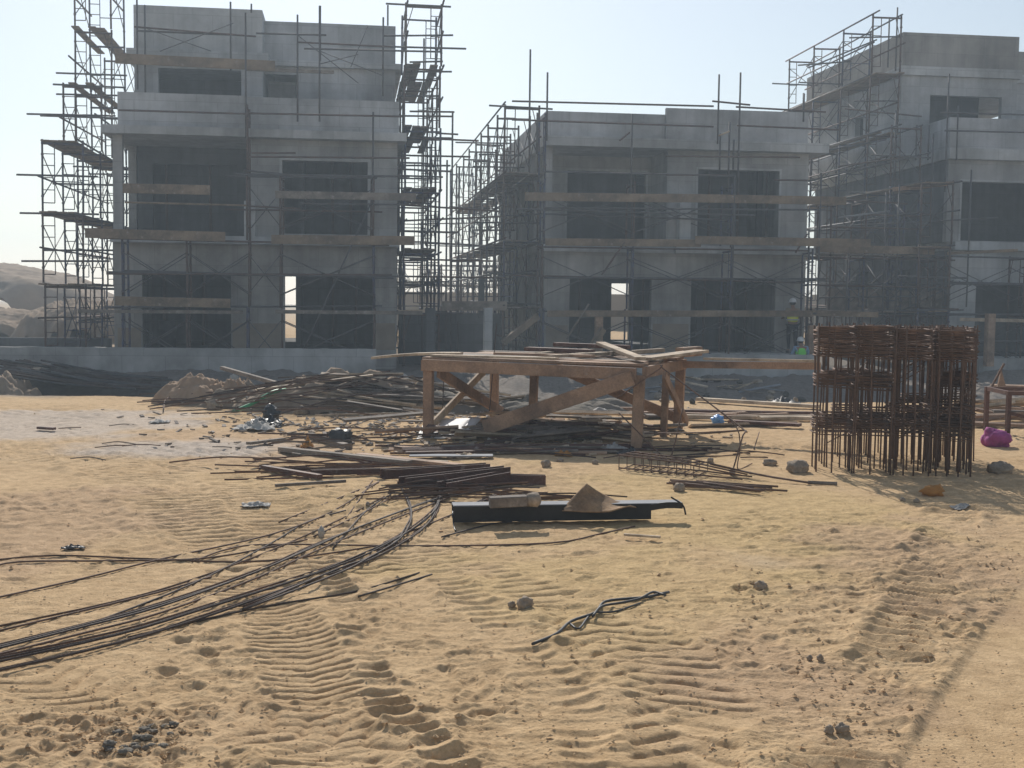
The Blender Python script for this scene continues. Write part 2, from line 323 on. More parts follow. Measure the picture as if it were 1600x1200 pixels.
GR = {}
def gz_real(x, y):
    yy, u = GR['y'], GR['u']; i = min(max(int(np.searchsorted(yy, y)) - 1, 0), len(yy) - 2)
    fy = min(max((y - yy[i]) / (yy[i+1] - yy[i]), 0), 1); hh = GR['h'][i] * (1 - fy) + GR['h'][i+1] * fy
    q = x / hh; j = min(max(int(np.searchsorted(u, q)) - 1, 0), len(u) - 2); fx = min(max((q - u[j]) / (u[j+1] - u[j]), 0), 1); z = GR['z']
    return float((z[i, j] * (1 - fx) + z[i, j+1] * fx) * (1 - fy) + (z[i+1, j] * (1 - fx) + z[i+1, j+1] * fx) * fy)
def ground():
    yy = list(np.linspace(-60, 2.2, 16)[:-1])
    ys = np.linspace(1560, 581, 1000); yy += list(F_PX * HC / (ys - 468.0))
    ylast = yy[-1]; yy += list(np.geomspace(ylast, 300, 150)[1:])
    yy = np.array(yy); nv = 1360
    u = np.linspace(-0.78, 0.98, nv)
    u = np.concatenate([[-40, -8, -3, -1.6, -1.2, -.95, -.85], u, [1.05, 1.3, 2.0, 4, 10, 40]])
    half = np.where(yy > 2.2, yy * 0.62 + 1.0, 2.4 + (2.2 - yy) * 0.3)
    X = u[None, :] * half[:, None]; Y = np.repeat(yy[:, None], X.shape[1], 1); X = np.clip(X, -400, 400); X[:, 0] = -400; X[:, -1] = 400
    near = sstep(26, 17, Y)
    # loose trampled sand: ridged billows on several scales
    wx = X + 0.25 * vn(X * 2.1, Y * 2.1, 11); wy = Y + 0.25 * vn(X * 2.1, Y * 2.1, 12)
    def rg_(v, e=0.05): return 0.45 - np.sqrt(v * v * 4 + e * e)
    H = 0.012 * vn(X * 1.1, Y * 1.1, 3)
    amt = np.clip(0.15 + 1.7 * (vn(X * 0.6, Y * 0.6, 9) + 0.28 + 0.5 * vn(X * 1.9, Y * 1.9, 10)), 0.38, 1.6)
    H = H + amt * 0.0045 * rg_(vn(wx * 3.0, wy * 4.4, 21), .3)
    H = H + amt * 0.0065 * rg_(vn(wx * 5.5, wy * 10.5, 22), .2)
    H = H + amt * 0.0065 * vn(wx * 11, wy * 22, 23) * 2
    H = H + amt * 0.0080 * sstep(24, 17, Y) * vn(wx * 7.5, wy * 13, 28) * 2 - 0.010 * amt * np.maximum(vn(wx * 6, wy * 15, 29) - .2, 0) * 4
    fine = sstep(16, 8, Y)
    H = H + amt * fine * 0.0042 * vn(X * 24, Y * 46, 27) * 2 + fine * 0.0024 * vn(X * 52, Y * 70, 24) * 2
    H = H + amt * 0.006 * np.maximum(vn(X * 19, Y * 26, 26) - 0.17, 0) * 4
    # footprints and dents
    rg = np.random.default_rng(5)
    for k in range(2600):
        py = 590 + (rg.random() ** 0.75) * 640; px = rg.random() * 2100 - 250
        p = atZ(px, py)
        if p.y > 21: continue
        a = rg.uniform(0.018, 0.045); b = a * rg.uniform(1.3, 2.6); th = rg.uniform(0, math.pi); dp = a * rg.uniform(0.05, 0.20); 
        if vn(np.float64(p.x * .7), np.float64(p.y * .7), 33) < -.08: continue
        i0, i1 = np.searchsorted(yy, [p.y - 2.2 * b, p.y + 2.2 * b])
        if i1 <= i0: continue
        hw = half[i0:i1].mean(); j0, j1 = np.searchsorted(u, [(p.x - 2.4 * b) / hw, (p.x + 2.4 * b) / hw])
        xs = X[i0:i1, j0:j1] - p.x; ysb = Y[i0:i1, j0:j1] - p.y
        c, s = math.cos(th), math.sin(th)
        q = ((xs * c + ysb * s) / b) ** 2 + ((-xs * s + ysb * c) / a) ** 2
        H[i0:i1, j0:j1] += dp * (-1.3 * np.exp(-q * q * 0.9) + 0.75 * np.exp(-(np.sqrt(q) - 1.45) ** 2 * 6))
    H = track(X, Y, H, [(60,640),(180,700),(330,790),(440,850),(540,905)], 1.2, 0.13, 0.032, 'slant', 1)
    H = track(X, Y, H, [(-80,690),(60,712),(230,725),(420,705)], 0.9, 0.14, 0.030, 'slant', 7)
    H = track(X, Y, H, [(330,700),(420,800),(520,900)], 0.6, 0.12, 0.022, 'slant', 2)
    H = track(X, Y, H, [(490,860),(535,930),(558,1000),(580,1060),(612,1120),(700,1200),(770,1280)], 0.19, 0.126, 0.030, 'lug', 3)
    H = track(X, Y, H, [(360,900),(430,960),(480,1040),(500,1120),(520,1240)], 0.42, 0.085, 0.018, 'chev', 4)
    H = track(X, Y, H, [(690,900),(760,960),(840,1040),(900,1120),(960,1260)], 0.26, 0.125, 0.016, 'lug', 9)
    H = track(X, Y, H, [(1060,1300),(1075,1180),(1050,1090),(980,1020),(900,965)], 0.40, 0.16, 0.020, 'chev', 5)
    H = track(X, Y, H, [(600,850),(760,905),(900,950),(1040,1030),(1100,1120)], 0.45, 0.13, 0.016, 'slant', 12)
    H = track(X, Y, H, [(-60,1010),(120,1080),(330,1130),(560,1180)], 0.40, 0.14, 0.014, 'chev', 13)
    H = track(X, Y, H, [(1255,1300),(1330,1150),(1400,1010),(1450,900),(1490,800)], 0.36, 0.135, 0.040, 'lug', 6)
    H = track(X, Y, H, [(1440,1330),(1540,1120),(1610,985),(1700,850)], 0.42, 0.1, 0.012, 'flat', 8)
    # berm squeezed up beside the smooth wheel rut on the right
    Z = base_z(X, Y) + H * (near * 0.9 + 0.1) + (.10 * vn(X * 1.3, Y * 1.3, 71) + .06 * vn(X * 3.5, Y * 3.5, 72) + .03 * vn(X * 9, Y * 9, 73)) * 2 * sstep(LIP + .8, LIP + 3, Y) * sstep(42, 36, Y) + (1 - near) * 0.10 * vn(X * 1.5, Y * 1.5, 31) * sstep(60, 45, Y)
    GR.update(y=yy, u=u, h=half, z=Z)
    nr, nc = X.shape
    verts = np.stack([X, Y, Z], -1).reshape(-1, 3)
    idx = np.arange(nr * nc).reshape(nr, nc)
    q = np.stack([idx[:-1,:-1], idx[:-1,1:], idx[1:,1:], idx[1:,:-1]], -1).reshape(-1, 4)
    me = bpy.data.meshes.new('ground'); me.vertices.add(len(verts)); me.vertices.foreach_set('co', verts.ravel())
    me.loops.add(q.size); me.loops.foreach_set('vertex_index', q.ravel())
    me.polygons.add(len(q)); me.polygons.foreach_set('loop_start', np.arange(0, q.size, 4)); me.polygons.foreach_set('loop_total', np.full(len(q), 4))
    me.polygons.foreach_set('use_smooth', np.ones(len(q), bool)); me.update(calc_edges=True)
    # soil tints (grey cement dust, yellow sand, red soil): real soil patches; alpha: grey trench soil, shade deepened in colour
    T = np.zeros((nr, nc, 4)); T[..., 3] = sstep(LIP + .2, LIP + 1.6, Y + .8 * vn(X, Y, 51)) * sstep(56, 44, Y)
    def patch(px, py, rx, ry, ch, amt):
        p = atZ(px, py); d = np.hypot((X - p.x) / rx, (Y - p.y) / ry) + 1.1 * vn(X * 0.8, Y * 0.8, 40 + ch) + 0.7 * vn(X * 2.6, Y * 2.6, 45 + ch)
        T[..., ch] = np.maximum(T[..., ch], amt * sstep(1.15, 0.35, d))
    patch(60, 670, 2.6, 2.2, 0, 0.9); patch(230, 705, 1.7, 0.8, 0, 1.0); patch(1170, 880, 0.5, 0.8, 0, .25)
    patch(1110, 800, 2.0, 3.2, 1, 1.0); patch(930, 900, 1.2, 1.6, 1, .9); patch(1000, 1010, .9, .9, 1, .6); patch(560, 760, 1.6, 1.6, 1, .35)
    patch(1450, 880, 1.0, 1.6, 2, 0.7); patch(1230, 1080, 0.7, 1.0, 2, 0.7); patch(60, 800, 1.3, 2.2, 2, 0.7); patch(350, 1150, 1.0, .5, 2, 0.25); patch(420, 690, 1.4, 1.4, 2, .5)
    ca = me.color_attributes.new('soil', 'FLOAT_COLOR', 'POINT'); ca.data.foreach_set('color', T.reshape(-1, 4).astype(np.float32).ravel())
    m = bpy.data.materials.new('sand_soil'); m.use_nodes = True; n = m.node_tree.nodes; l = m.node_tree.links; b = n['Principled BSDF']
    b.inputs['Roughness'].default_value = 1.0; b.inputs['Specular IOR Level'].default_value = 0.1
    tc = n.new('ShaderNodeTexCoord')
    def nz(s, d=6, r=.6):
        k = n.new('ShaderNodeTexNoise'); k.inputs['Scale'].default_value = s; k.inputs['Detail'].default_value = d; k.inputs['Roughness'].default_value = r
        l.new(tc.outputs['Object'], k.inputs['Vector']); return k.outputs[0]
    def ramp(src, a, b_, ca_, cb_):
        k = n.new('ShaderNodeValToRGB'); k.color_ramp.elements[0].position = a; k.color_ramp.elements[1].position = b_
        k.color_ramp.elements[0].color = (*ca_, 1); k.color_ramp.elements[1].color = (*cb_, 1); l.new(src, k.inputs[0]); return k.outputs[0]
    def mix(f, a, b_, mode='MIX'):
        k = n.new('ShaderNodeMix'); k.data_type = 'RGBA'; k.blend_type = mode
        if isinstance(f, float): k.inputs[0].default_value = f
        else: l.new(f, k.inputs[0])
        for i, s in ((6, a), (7, b_)):
            if isinstance(s, tuple): k.inputs[i].default_value = (*s, 1)
            else: l.new(s, k.inputs[i])
        return k.outputs[2]
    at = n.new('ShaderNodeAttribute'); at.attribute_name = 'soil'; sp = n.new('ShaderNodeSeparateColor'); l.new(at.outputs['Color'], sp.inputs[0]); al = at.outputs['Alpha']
    c = ramp(nz(0.9), .3, .7, (0.585, 0.41, 0.23), (0.67, 0.485, 0.285))
    c = mix(sp.outputs[1], c, (0.62, 0.45, 0.235)); c = mix(sp.outputs[2], c, (0.56, 0.39, 0.245)); c = mix(sp.outputs[0], c, (0.60, 0.51, 0.42))
    c = mix(al, c, (0.25, 0.22, 0.19))  # grey trench soil, darkened to deepen the shade before the houses
    c = mix(1.0, c, ramp(nz(9, 8, .7), .3, .62, (0.70, 0.67, 0.64), (1.05, 1.05, 1.05)), 'MULTIPLY')
    c = mix(1.0, c, ramp(nz(70, 3, .6), .25, .6, (0.82, 0.80, 0.79), (1.04, 1.04, 1.04)), 'MULTIPLY')
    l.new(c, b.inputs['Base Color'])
    bp = n.new('ShaderNodeBump'); bp.inputs['Strength'].default_value = 0.8; bp.inputs['Distance'].default_value = 0.012; l.new(nz(55, 6, .7), bp.inputs['Height'])
    l.new(bp.outputs[0], b.inputs['Normal'])
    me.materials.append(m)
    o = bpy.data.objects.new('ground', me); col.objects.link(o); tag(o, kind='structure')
ground()
gz = gz_real
# crumbs of soil all over the sand
mb = MB()
cl = random.Random(3)
ICO = None
def crumb(mb, c, r, sq=0.7):
    a = cl.random() * 6.28; vs = []
    for k in range(5):
        rr = r * cl.uniform(.7, 1.25); vs.append((c[0] + rr * math.cos(a + k * 1.257), c[1] + rr * math.sin(a + k * 1.257), c[2] + r * cl.uniform(-.1, .25)))
    vs.append((c[0] + r * cl.uniform(-.3, .3), c[1] + r * cl.uniform(-.3, .3), c[2] + r * sq * cl.uniform(.8, 1.4)))
    mb.add(vs, [(k, (k + 1) % 5, 5) for k in range(5)], False)
spots = [(150,1140,120,35,160),(240,1150,60,30,90),(1200,930,130,40,60),(1300,1080,90,80,90),(1420,980,60,60,90),(1560,880,60,60,60),(900,1010,300,120,60),(400,690,150,40,60)]
for sx, sy, rx, ry, nn in spots:
    for _ in range(nn):
        p = atG(cl.gauss(sx, rx * .6), cl.gauss(sy, ry * .6)); crumb(mb, (p.x, p.y, p.z + 0.005), cl.uniform(.004, .013) * (1.4 if cl.random() < .1 else 1))
for _ in range(3200):
    p = atG(cl.uniform(-300, 1900), 640 + 600 * cl.random() ** .8)
    crumb(mb, (p.x, p.y, p.z + 0.008), cl.uniform(.003, .008) * (2.2 if cl.random() < .04 else 1))
o = mb.build('soil_crumbs', 'sandy'); tag(o, 'small loose crumbs of soil scattered over the sand', 'soil', kind='stuff')

# sand hill far left
def heap(name, c, rx, ry, h, m, seed, n=60, rough=0.25, fr=1.2, skirt=0.1):
    mb = MB(); vs = []; fs = []
    for i in range(n + 1):
        for j in range(n + 1):
            a, b = i / n * 2 - 1, j / n * 2 - 1; d = math.hypot(a, b)
            p = Vector((c[0] + a * rx, c[1] + b * ry, 0))
            k = mnoise.fractal(Vector((a * fr * 2 + seed, b * fr * 2, seed)), .8, 2, 5)
            e = max(0, 1 - (d * (1 + .25 * mnoise.noise(Vector((a * 2, b * 2, seed + 4))))) ** 2) 
            vs.append((p.x, p.y, c[2] - skirt + h * (e ** 0.8) * (1 + rough * k) + rough * .12 * h * k * (1 if d < 1 else 0)))
    for i in range(n):
        for j in range(n):
            q = i * (n + 1) + j; fs.append((q, q + n + 1, q + n + 2, q + 1))
    mb.add(vs, fs, True)
    return mb.build(name, m)
def mesa(px0, px1, py, Yc, depth, m, seed, ptop=.35):
    x0, x1 = XY(px0, Yc), XY(px1, Yc); z1 = ZY((px0 + px1) / 2, py, Yc); n = 90; vs = []; fs = []; z0 = -.6
    for i in range(n + 1):
        for j in range(n + 1):
            a, b = i / n * 2 - 1, j / n * 2 - 1; q = Vector((a * 3 + seed, b * 2, seed))
            e = max(0, 1 - abs(a * (1 + .12 * mnoise.noise(q))) ** 4.5) * max(0, 1 - abs(b * (1 + .2 * mnoise.noise(q * 1.7))) ** 2.4)
            h = (e ** ptop) * (z1 - z0) * (1 + .05 * mnoise.noise(q * .8)) + min(1, e * 3) * (.12 * mnoise.fractal(q * 2.2, .7, 2, 7) + .09 * mnoise.fractal(q * 11, .6, 2, 4))
            vs.append(((x0 + x1) / 2 + a * (x1 - x0) / 2, Yc + b * depth, z0 + h))
    for i in range(n):
        for j in range(n): q = i * (n + 1) + j; fs.append((q, q + n + 1, q + n + 2, q + 1))
    mb = MB(); mb.add(vs, fs, True); return tag(mb.build('sand_hill', m), kind='structure')
mesa(-420, 172, 413, 78, 9, 'hill', 3); mesa(-330, 120, 480, 57, 4.5, 'hill', 8, .45); mesa(40, 245, 472, 55, 4, 'hill', 21, .5)

# ------------------------------------------------------------------ buildings
def surround(root, x0, x1, z0, z1, y, t=0.09, sill=False):
    mb = MB(); d0, d1 = y - 0.035, y + 0.05
    mb.box(x0 - t, x0 - .003, d0, y - .002, z0, z1 + t); mb.box(x1 + .003, x1 + t, d0, y - .002, z0, z1 + t); mb.box(x0 - .003, x1 + .003, d0, y - .002, z1 + .003, z1 + t)
    return mb.build('window_surround', 'conc_l', root)

def building_left():
    Y = 38.0; YB = 49.0; YS = 40.2
    xl, xr = XY(178, Y), XY(620, Y)
    zf = ZY(400, 546, Y); zs0 = ZY(500, 384, Y); zs1 = ZY(500, 372, Y); zc0 = ZY(400, 217, Y); zc1 = ZY(400, 204, Y); zp = ZY(290, 147, Y)
    r = thing('concrete_building', ((xl + xr) / 2, (Y + YB) / 2, zf - .5), 'tallest bare concrete house shell, at the left, with set back top storey', 'building', 'unfinished concrete house shells')
    # ground floor front
    g1 = (XY(222, Y), XY(361, Y), zf, ZY(290, 425, Y)); g2 = (XY(445, Y), XY(583, Y), zf, ZY(510, 432, Y))
    mb = MB(); wall_grid(mb, xl, xr, zf - .6, zs0, Y, Y + .25, [(g1[0], g1[1], zf, g1[3]), (g2[0], g2[1], zf, g2[3])]); mb.build('ground_floor_wall', 'conc_g', r)
    # block infill at the foot, set proud a little
    for a, b, t in ((362, 444, 505), (584, 619, 505), (182, 221, 512)):
        m2 = MB(); m2.box(XY(a, Y) + .02, XY(b, Y) - .02, Y - .012, Y - .003, zf + .01, ZY((a + b) / 2, t, Y)); m2.build('block_infill', 'block', r)
    # slab over the ground floor
    mb = MB(); mb.box(xl - .05, xr + .05, Y - .30, YB, zs0 + .002, zs1); mb.build('floor_slab', 'conc_l', r)
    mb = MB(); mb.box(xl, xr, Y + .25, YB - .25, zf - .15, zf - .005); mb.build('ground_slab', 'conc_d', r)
    # first floor: loggia at left, wall at right
    xm = XY(388, Y); Y2 = Y + 2.6
    mb = MB(); wall_grid(mb, xm, xr, zs1 + .002, zc0, Y, Y + .25, [(XY(441, Y), XY(574, Y), zs1 + .12, ZY(505, 252, Y))])
    mb.build('first_floor_wall', 'conc', r)
    surround(r, XY(441, Y), XY(574, Y), zs1 + .12, ZY(505, 252, Y), Y)
    mb = MB(); mb.box(xl, xl + .28, Y, Y + .28, zs1 + .002, zc0); mb.build('column', 'conc', r)
    mb = MB(); wall_grid(mb, xl + .28, xm, zs1 + .002, zc0, Y2, Y2 + .2, [(XY(240, Y2), XY(371, Y2), zs1 + .1, ZY(305, 257, Y2))]); mb.build('loggia_wall', 'conc_shade', r)
    mb = MB(); mb.box(xm, xm + .2, Y + .25, Y2 + .2, zs1 + .002, zc0); mb.build('loggia_wall', 'conc_shade', r)
    mb = MB(); mb.box(XY(383, Y), XY(400, Y), Y - .28, Y - .02, zs1 + .002, ZY(390, 315, Y)); mb.build('balcony_pier', 'conc_l', r)
    # cornice slab and terrace parapet
    mb = MB(); mb.box(XY(165, Y), XY(633, Y), Y - .45, YB, zc0 + .002, zc1); mb.build('cornice', 'conc_l', r)
    mb = MB(); mb.box(XY(187, Y), XY(384, Y), Y - .05, Y + .12, zc1 + .002, zp); mb.box(XY(187, Y), XY(187, Y) + .15, Y + .12, YS, zc1 + .002, zp); mb.build('parapet', 'conc_p', r)
    mb = MB(); mb.box(XY(387, Y), XY(622, Y), Y - .02, Y + .14, zc1 + .002, ZY(500, 155, Y)); mb.box(XY(622, Y) - .15, XY(622, Y), Y + .14, YS + 2, zc1 + .002, ZY(500, 155, Y)); mb.build('parapet', 'conc_p', r)
    # top storey, left block
    a, b = XY(213, YS), XY(411, YS); zb0 = ZY(310, 99, YS); zb1 = ZY(310, 81, YS); zt = ZY(310, 12, YS)
    mb = MB(); wall_grid(mb, a, b, zc1 + .002, zb0, YS, YS + .22, [(XY(250, YS), XY(378, YS), zc1 + .2, ZY(310, 108, YS))])
    mb.box(a, a + .22, YS + .22, YB, zc1 + .002, zb0); mb.box(b - .22, b, YS + .22, YB - 1, zc1 + .002, zb0); mb.build('top_floor_wall', 'conc_p', r)
    mb = MB(); mb.box(a - .2, b + .2, YS - .25, YB - .9, zb0 + .002, zb1); mb.build('roof_slab', 'conc_l', r)
    mb = MB(); mb.box(a, b, YS - .05, YS + .12, zb1 + .002, zt); mb.box(a, a + .15, YS + .12, YB - 1, zb1 + .002, zt); mb.box(b - .15, b, YS + .12, YB - 1, zb1 + .002, zt); mb.build('roof_parapet', 'conc_l', r)
    # top storey, right block
    YT = YS + .9; a2, b2 = XY(413, YT), XY(616, YT); zr0 = ZY(520, 107, YT); zr1 = ZY(520, 98, YT); zt2 = ZY(515, 37, YT)
    mb = MB(); wall_grid(mb, a2, b2, zc1 + .002, zr0, YT, YT + .22, [(a2 + .02, XY(466, YT), zc1 + .05, zr0 - .25)])
    mb.box(b2 - .22, b2, YT + .22, YB, zc1 + .002, zr0); mb.build('top_floor_wall', 'conc_p', r)
    mb = MB(); mb.box(a2 + .22, b2 + .22, YT - .22, YB - .05, zr0 + .002, zr1); mb.build('roof_slab', 'conc_l', r)
    mb = MB(); mb.box(a2 + .02, b2, YT - .02, YT + .14, zr1 + .002, zt2); mb.box(b2 - .15, b2, YT + .14, YB, zr1 + .002, zt2); mb.build('roof_parapet', 'conc_p', r)
    mb = MB(); mb.box(XY(420, YT + .6), XY(462, YT + .6), YT + .6, YT + .75, zc1 + .3, ZY(440, 128, YT + .6)); mb.build('door_panel', 'conc_b', r)
    # sides, rear wall with openings, partitions
    mb = MB(); mb.box(xl, xl + .25, Y + .25, YB - .25, zf - .6, zs0); mb.box(xl, xl + .25, Y2, YB - .25, zs1 + .002, zc0)
    mb.build('side_wall', 'conc', r)
    mb = MB(); mb.box(xr - .25, xr, Y + .25, YB - .25, zf - .6, zs0); mb.box(xr - .25, xr, Y + .25, YB - .25, zs1 + .002, zc0); mb.build('side_wall', 'conc', r)
    hx = (atY(440, 480, YB).x, atY(464, 480, YB).x)
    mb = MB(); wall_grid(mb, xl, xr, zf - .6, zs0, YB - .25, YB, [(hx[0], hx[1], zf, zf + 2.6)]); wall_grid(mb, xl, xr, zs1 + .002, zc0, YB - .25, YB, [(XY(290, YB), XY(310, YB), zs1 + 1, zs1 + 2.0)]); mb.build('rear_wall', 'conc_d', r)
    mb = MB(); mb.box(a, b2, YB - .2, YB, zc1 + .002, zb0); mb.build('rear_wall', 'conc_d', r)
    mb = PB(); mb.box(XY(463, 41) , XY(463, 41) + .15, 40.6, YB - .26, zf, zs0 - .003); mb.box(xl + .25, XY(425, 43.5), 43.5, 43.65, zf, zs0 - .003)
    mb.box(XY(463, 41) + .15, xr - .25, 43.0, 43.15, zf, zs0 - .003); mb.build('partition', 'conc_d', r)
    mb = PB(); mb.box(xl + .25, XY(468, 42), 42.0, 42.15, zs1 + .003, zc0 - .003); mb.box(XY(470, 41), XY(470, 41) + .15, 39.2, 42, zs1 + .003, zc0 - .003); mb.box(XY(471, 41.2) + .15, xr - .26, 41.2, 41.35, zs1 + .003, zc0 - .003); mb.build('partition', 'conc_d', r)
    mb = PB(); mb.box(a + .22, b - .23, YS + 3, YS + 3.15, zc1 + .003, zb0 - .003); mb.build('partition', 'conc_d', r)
    for px in (256, 318, 520, 556):
        mb = MB(); x = XY(px, 41.2); mb.tube([(x, 41.2, zf), (x + .02, 41.2, zs0 - .003)], .045, 8); mb.build('steel_prop', 'rust', r)
    for px in (262, 330, 520, 548):
        mb = MB(); x = XY(px, 41.0); mb.tube([(x, 41.0, zs1 + .002), (x - .02, 41.0, zc0 - .003)], .045, 8); mb.build('steel_prop', 'rust', r)
    return r
building_left()

def building_mid():
    Y = 38.8; YB = 51.0
    xl, xr = XY(850, Y), XY(1258, Y)
    zf = ZY(1050, 552, Y); zs0 = ZY(1050, 396, Y); zs1 = ZY(1050, 384, Y); zc0 = ZY(1050, 235, Y); zc1 = ZY(1050, 220, Y); zp = ZY(940, 176, Y)
    r = thing('concrete_building', ((xl + xr) / 2, (Y + YB) / 2, zf - .5), 'two storey bare concrete house shell in the middle, behind the wooden workbench', 'building', 'unfinished concrete house shells')
    g1 = (XY(890, Y), XY(1018, Y), ZY(950, 433, Y)); g2 = (XY(1080, Y), XY(1212, Y), ZY(1140, 436, Y))
    mb = MB(); wall_grid(mb, xl, xr, zf - .6, zs0, Y, Y + .25, [(g1[0], g1[1], zf, g1[2]), (g2[0], g2[1], zf, g2[2])]); mb.build('ground_floor_wall', 'conc_g', r)
    for a, b, t in ((853, 889, 508), (1020, 1078, 506)):
        m2 = MB(); m2.box(XY(a, Y) + .02, XY(b, Y) - .02, Y - .012, Y - .003, zf + .01, ZY((a + b) / 2, t, Y)); m2.build('block_infill', 'block', r)
    mb = MB(); mb.box(xl - .05, XY(1050, Y), Y - .12, YB, zs0 + .002, zs1); mb.box(XY(1050, Y), XY(1264, Y), Y - .40, YB, zs0 + .002, zs1); mb.build('floor_slab', 'conc_l', r)
    mb = MB(); mb.box(xl, xr, Y + .25, YB - .25, zf - .15, zf - .005); mb.build('ground_slab', 'conc_d', r)
    xm = XY(1039, Y); Y2 = Y + 2.2; wt = ZY(1150, 266, Y)
    mb = MB(); wall_grid(mb, xm, xr, zs1 + .002, zc0, Y, Y + .25, [(XY(1087, Y), XY(1213, Y), zs1 + .1, wt)]); mb.build('first_floor_wall', 'conc', r)
    surround(r, XY(1087, Y), XY(1213, Y), zs1 + .1, wt, Y, .07)
    mb = MB(); mb.box(xl, xl + .22, Y, Y + .3, zs1 + .002, zc0); mb.build('column', 'conc', r)
    mb = MB(); wall_grid(mb, xl + .22, xm, zs1 + .002, zc0, Y2, Y2 + .2, [(XY(884, Y2), XY(1006, Y2), zs1 + .05, ZY(945, 268, Y2))]); mb.build('loggia_wall', 'conc', r)
    surround(r, XY(884, Y2), XY(1006, Y2), zs1 + .05, ZY(945, 268, Y2), Y2, .07)
    mb = MB(); mb.box(xm, xm + .2, Y + .25, Y2 + .2, zs1 + .002, zc0); mb.build('loggia_wall', 'conc', r)
    mb = MB(); mb.box(XY(1055, Y), XY(1072, Y), Y - .38, Y - .02, zs1 + .002, ZY(1063, 318, Y)); mb.build('balcony_pier', 'conc_l', r)
    mb = MB(); mb.box(XY(844, Y), XY(1281, Y), Y - .45, YB + .3, zc0 + .002, zc1); mb.build('cornice', 'conc_l', r)
    mb = MB(); mb.box(XY(850, Y), XY(1034, Y) - .003, Y - .02, Y + .14, zc1 + .002, zp); mb.box(XY(850, Y), XY(850, Y) + .15, Y + .14, YB, zc1 + .002, zp); mb.build('parapet', 'conc_p', r)
    zq = ZY(1140, 173, Y)
    mb = MB(); mb.box(XY(1034, Y), XY(1253, Y), Y - .16, Y + .02, zc1 + .002, zq); mb.box(XY(1253, Y) - .15, XY(1253, Y), Y + .02, YB, zc1 + .002, zq); mb.build('parapet', 'conc_p', r)
    sw = [(41.5, 42.8, zf + .9, zf + 2.2), (45, 46.2, zf + .9, zf + 2.2)]
    mb = MB(); wall_gridx(mb, Y + .25, YB - .25, zf - .6, zs0, xl, xl + .25, sw); mb.build('side_wall', 'conc', r)
    mb = MB(); wall_gridx(mb, Y2 + .2, YB - .25, zs1 + .002, zc0, xl, xl + .25, [(42, 43.2, zs1 + .9, zs1 + 2.2)]); mb.build('side_wall', 'conc', r)
    mb = MB(); mb.box(xr - .25, xr, Y + .25, YB - .25, zf - .6, zs0); mb.box(xr - .25, xr, Y + .25, YB - .25, zs1 + .002, zc0); mb.build('side_wall', 'conc', r)
    h1 = (atY(953, 480, YB).x, atY(981, 480, YB).x); h2_ = (atY(1185, 460, YB).x, atY(1191, 460, YB).x)
    mb = MB(); wall_grid(mb, xl, xr, zf - .6, zs0, YB - .25, YB, [(h1[0], h1[1], zf + .05, ZY(967, 443, YB)), (h2_[0], h2_[1], ZY(1188, 480, YB), ZY(1188, 440, YB))]); wall_grid(mb, xl, xr, zs1 + .002, zc0, YB - .25, YB); mb.build('rear_wall', 'conc_d', r)
    mb = PB()
    for px in (1182, 1195): mb.box(XY(px, 46) - .06, XY(px, 46) + .06, 44.5, 47.5, zf, zs0 - .003)
    mb.box(xl + .25, XY(925, 43), 43, 43.15, zf, zs0 - .003); mb.box(XY(1090, 43), XY(1150, 43), 43, 43.15, zf, zs0 - .003); mb.build('partition', 'conc_d', r)
    mb = PB(); mb.box(xl + .26, XY(990, 43), 43, 43.15, zs1 + .003, zc0 - .003); mb.box(XY(1075, 41.5), XY(1165, 41.5), 41.5, 41.65, zs1 + .003, zc0 - .003); mb.box(XY(1180, 42.5), xr - .26, 42.5, 42.65, zs1 + .003, zc0 - .003); mb.build('partition', 'conc_d', r)
    for px in (905, 1004, 1100, 1128, 1165):
        mb = MB(); x = XY(px, 41.6); mb.tube([(x, 41.6, zf), (x + .03, 41.6, zs0 - .003)], .045, 8); mb.build('steel_prop', 'rust', r)
    for px in (1105, 1150, 1195):
        mb = MB(); x = XY(px, 40.6); mb.tube([(x, 40.6, zs1 + .002), (x - .02, 40.6, zc0 - .003)], .045, 8); mb.build('steel_prop', 'rust', r)
    return r
building_mid()

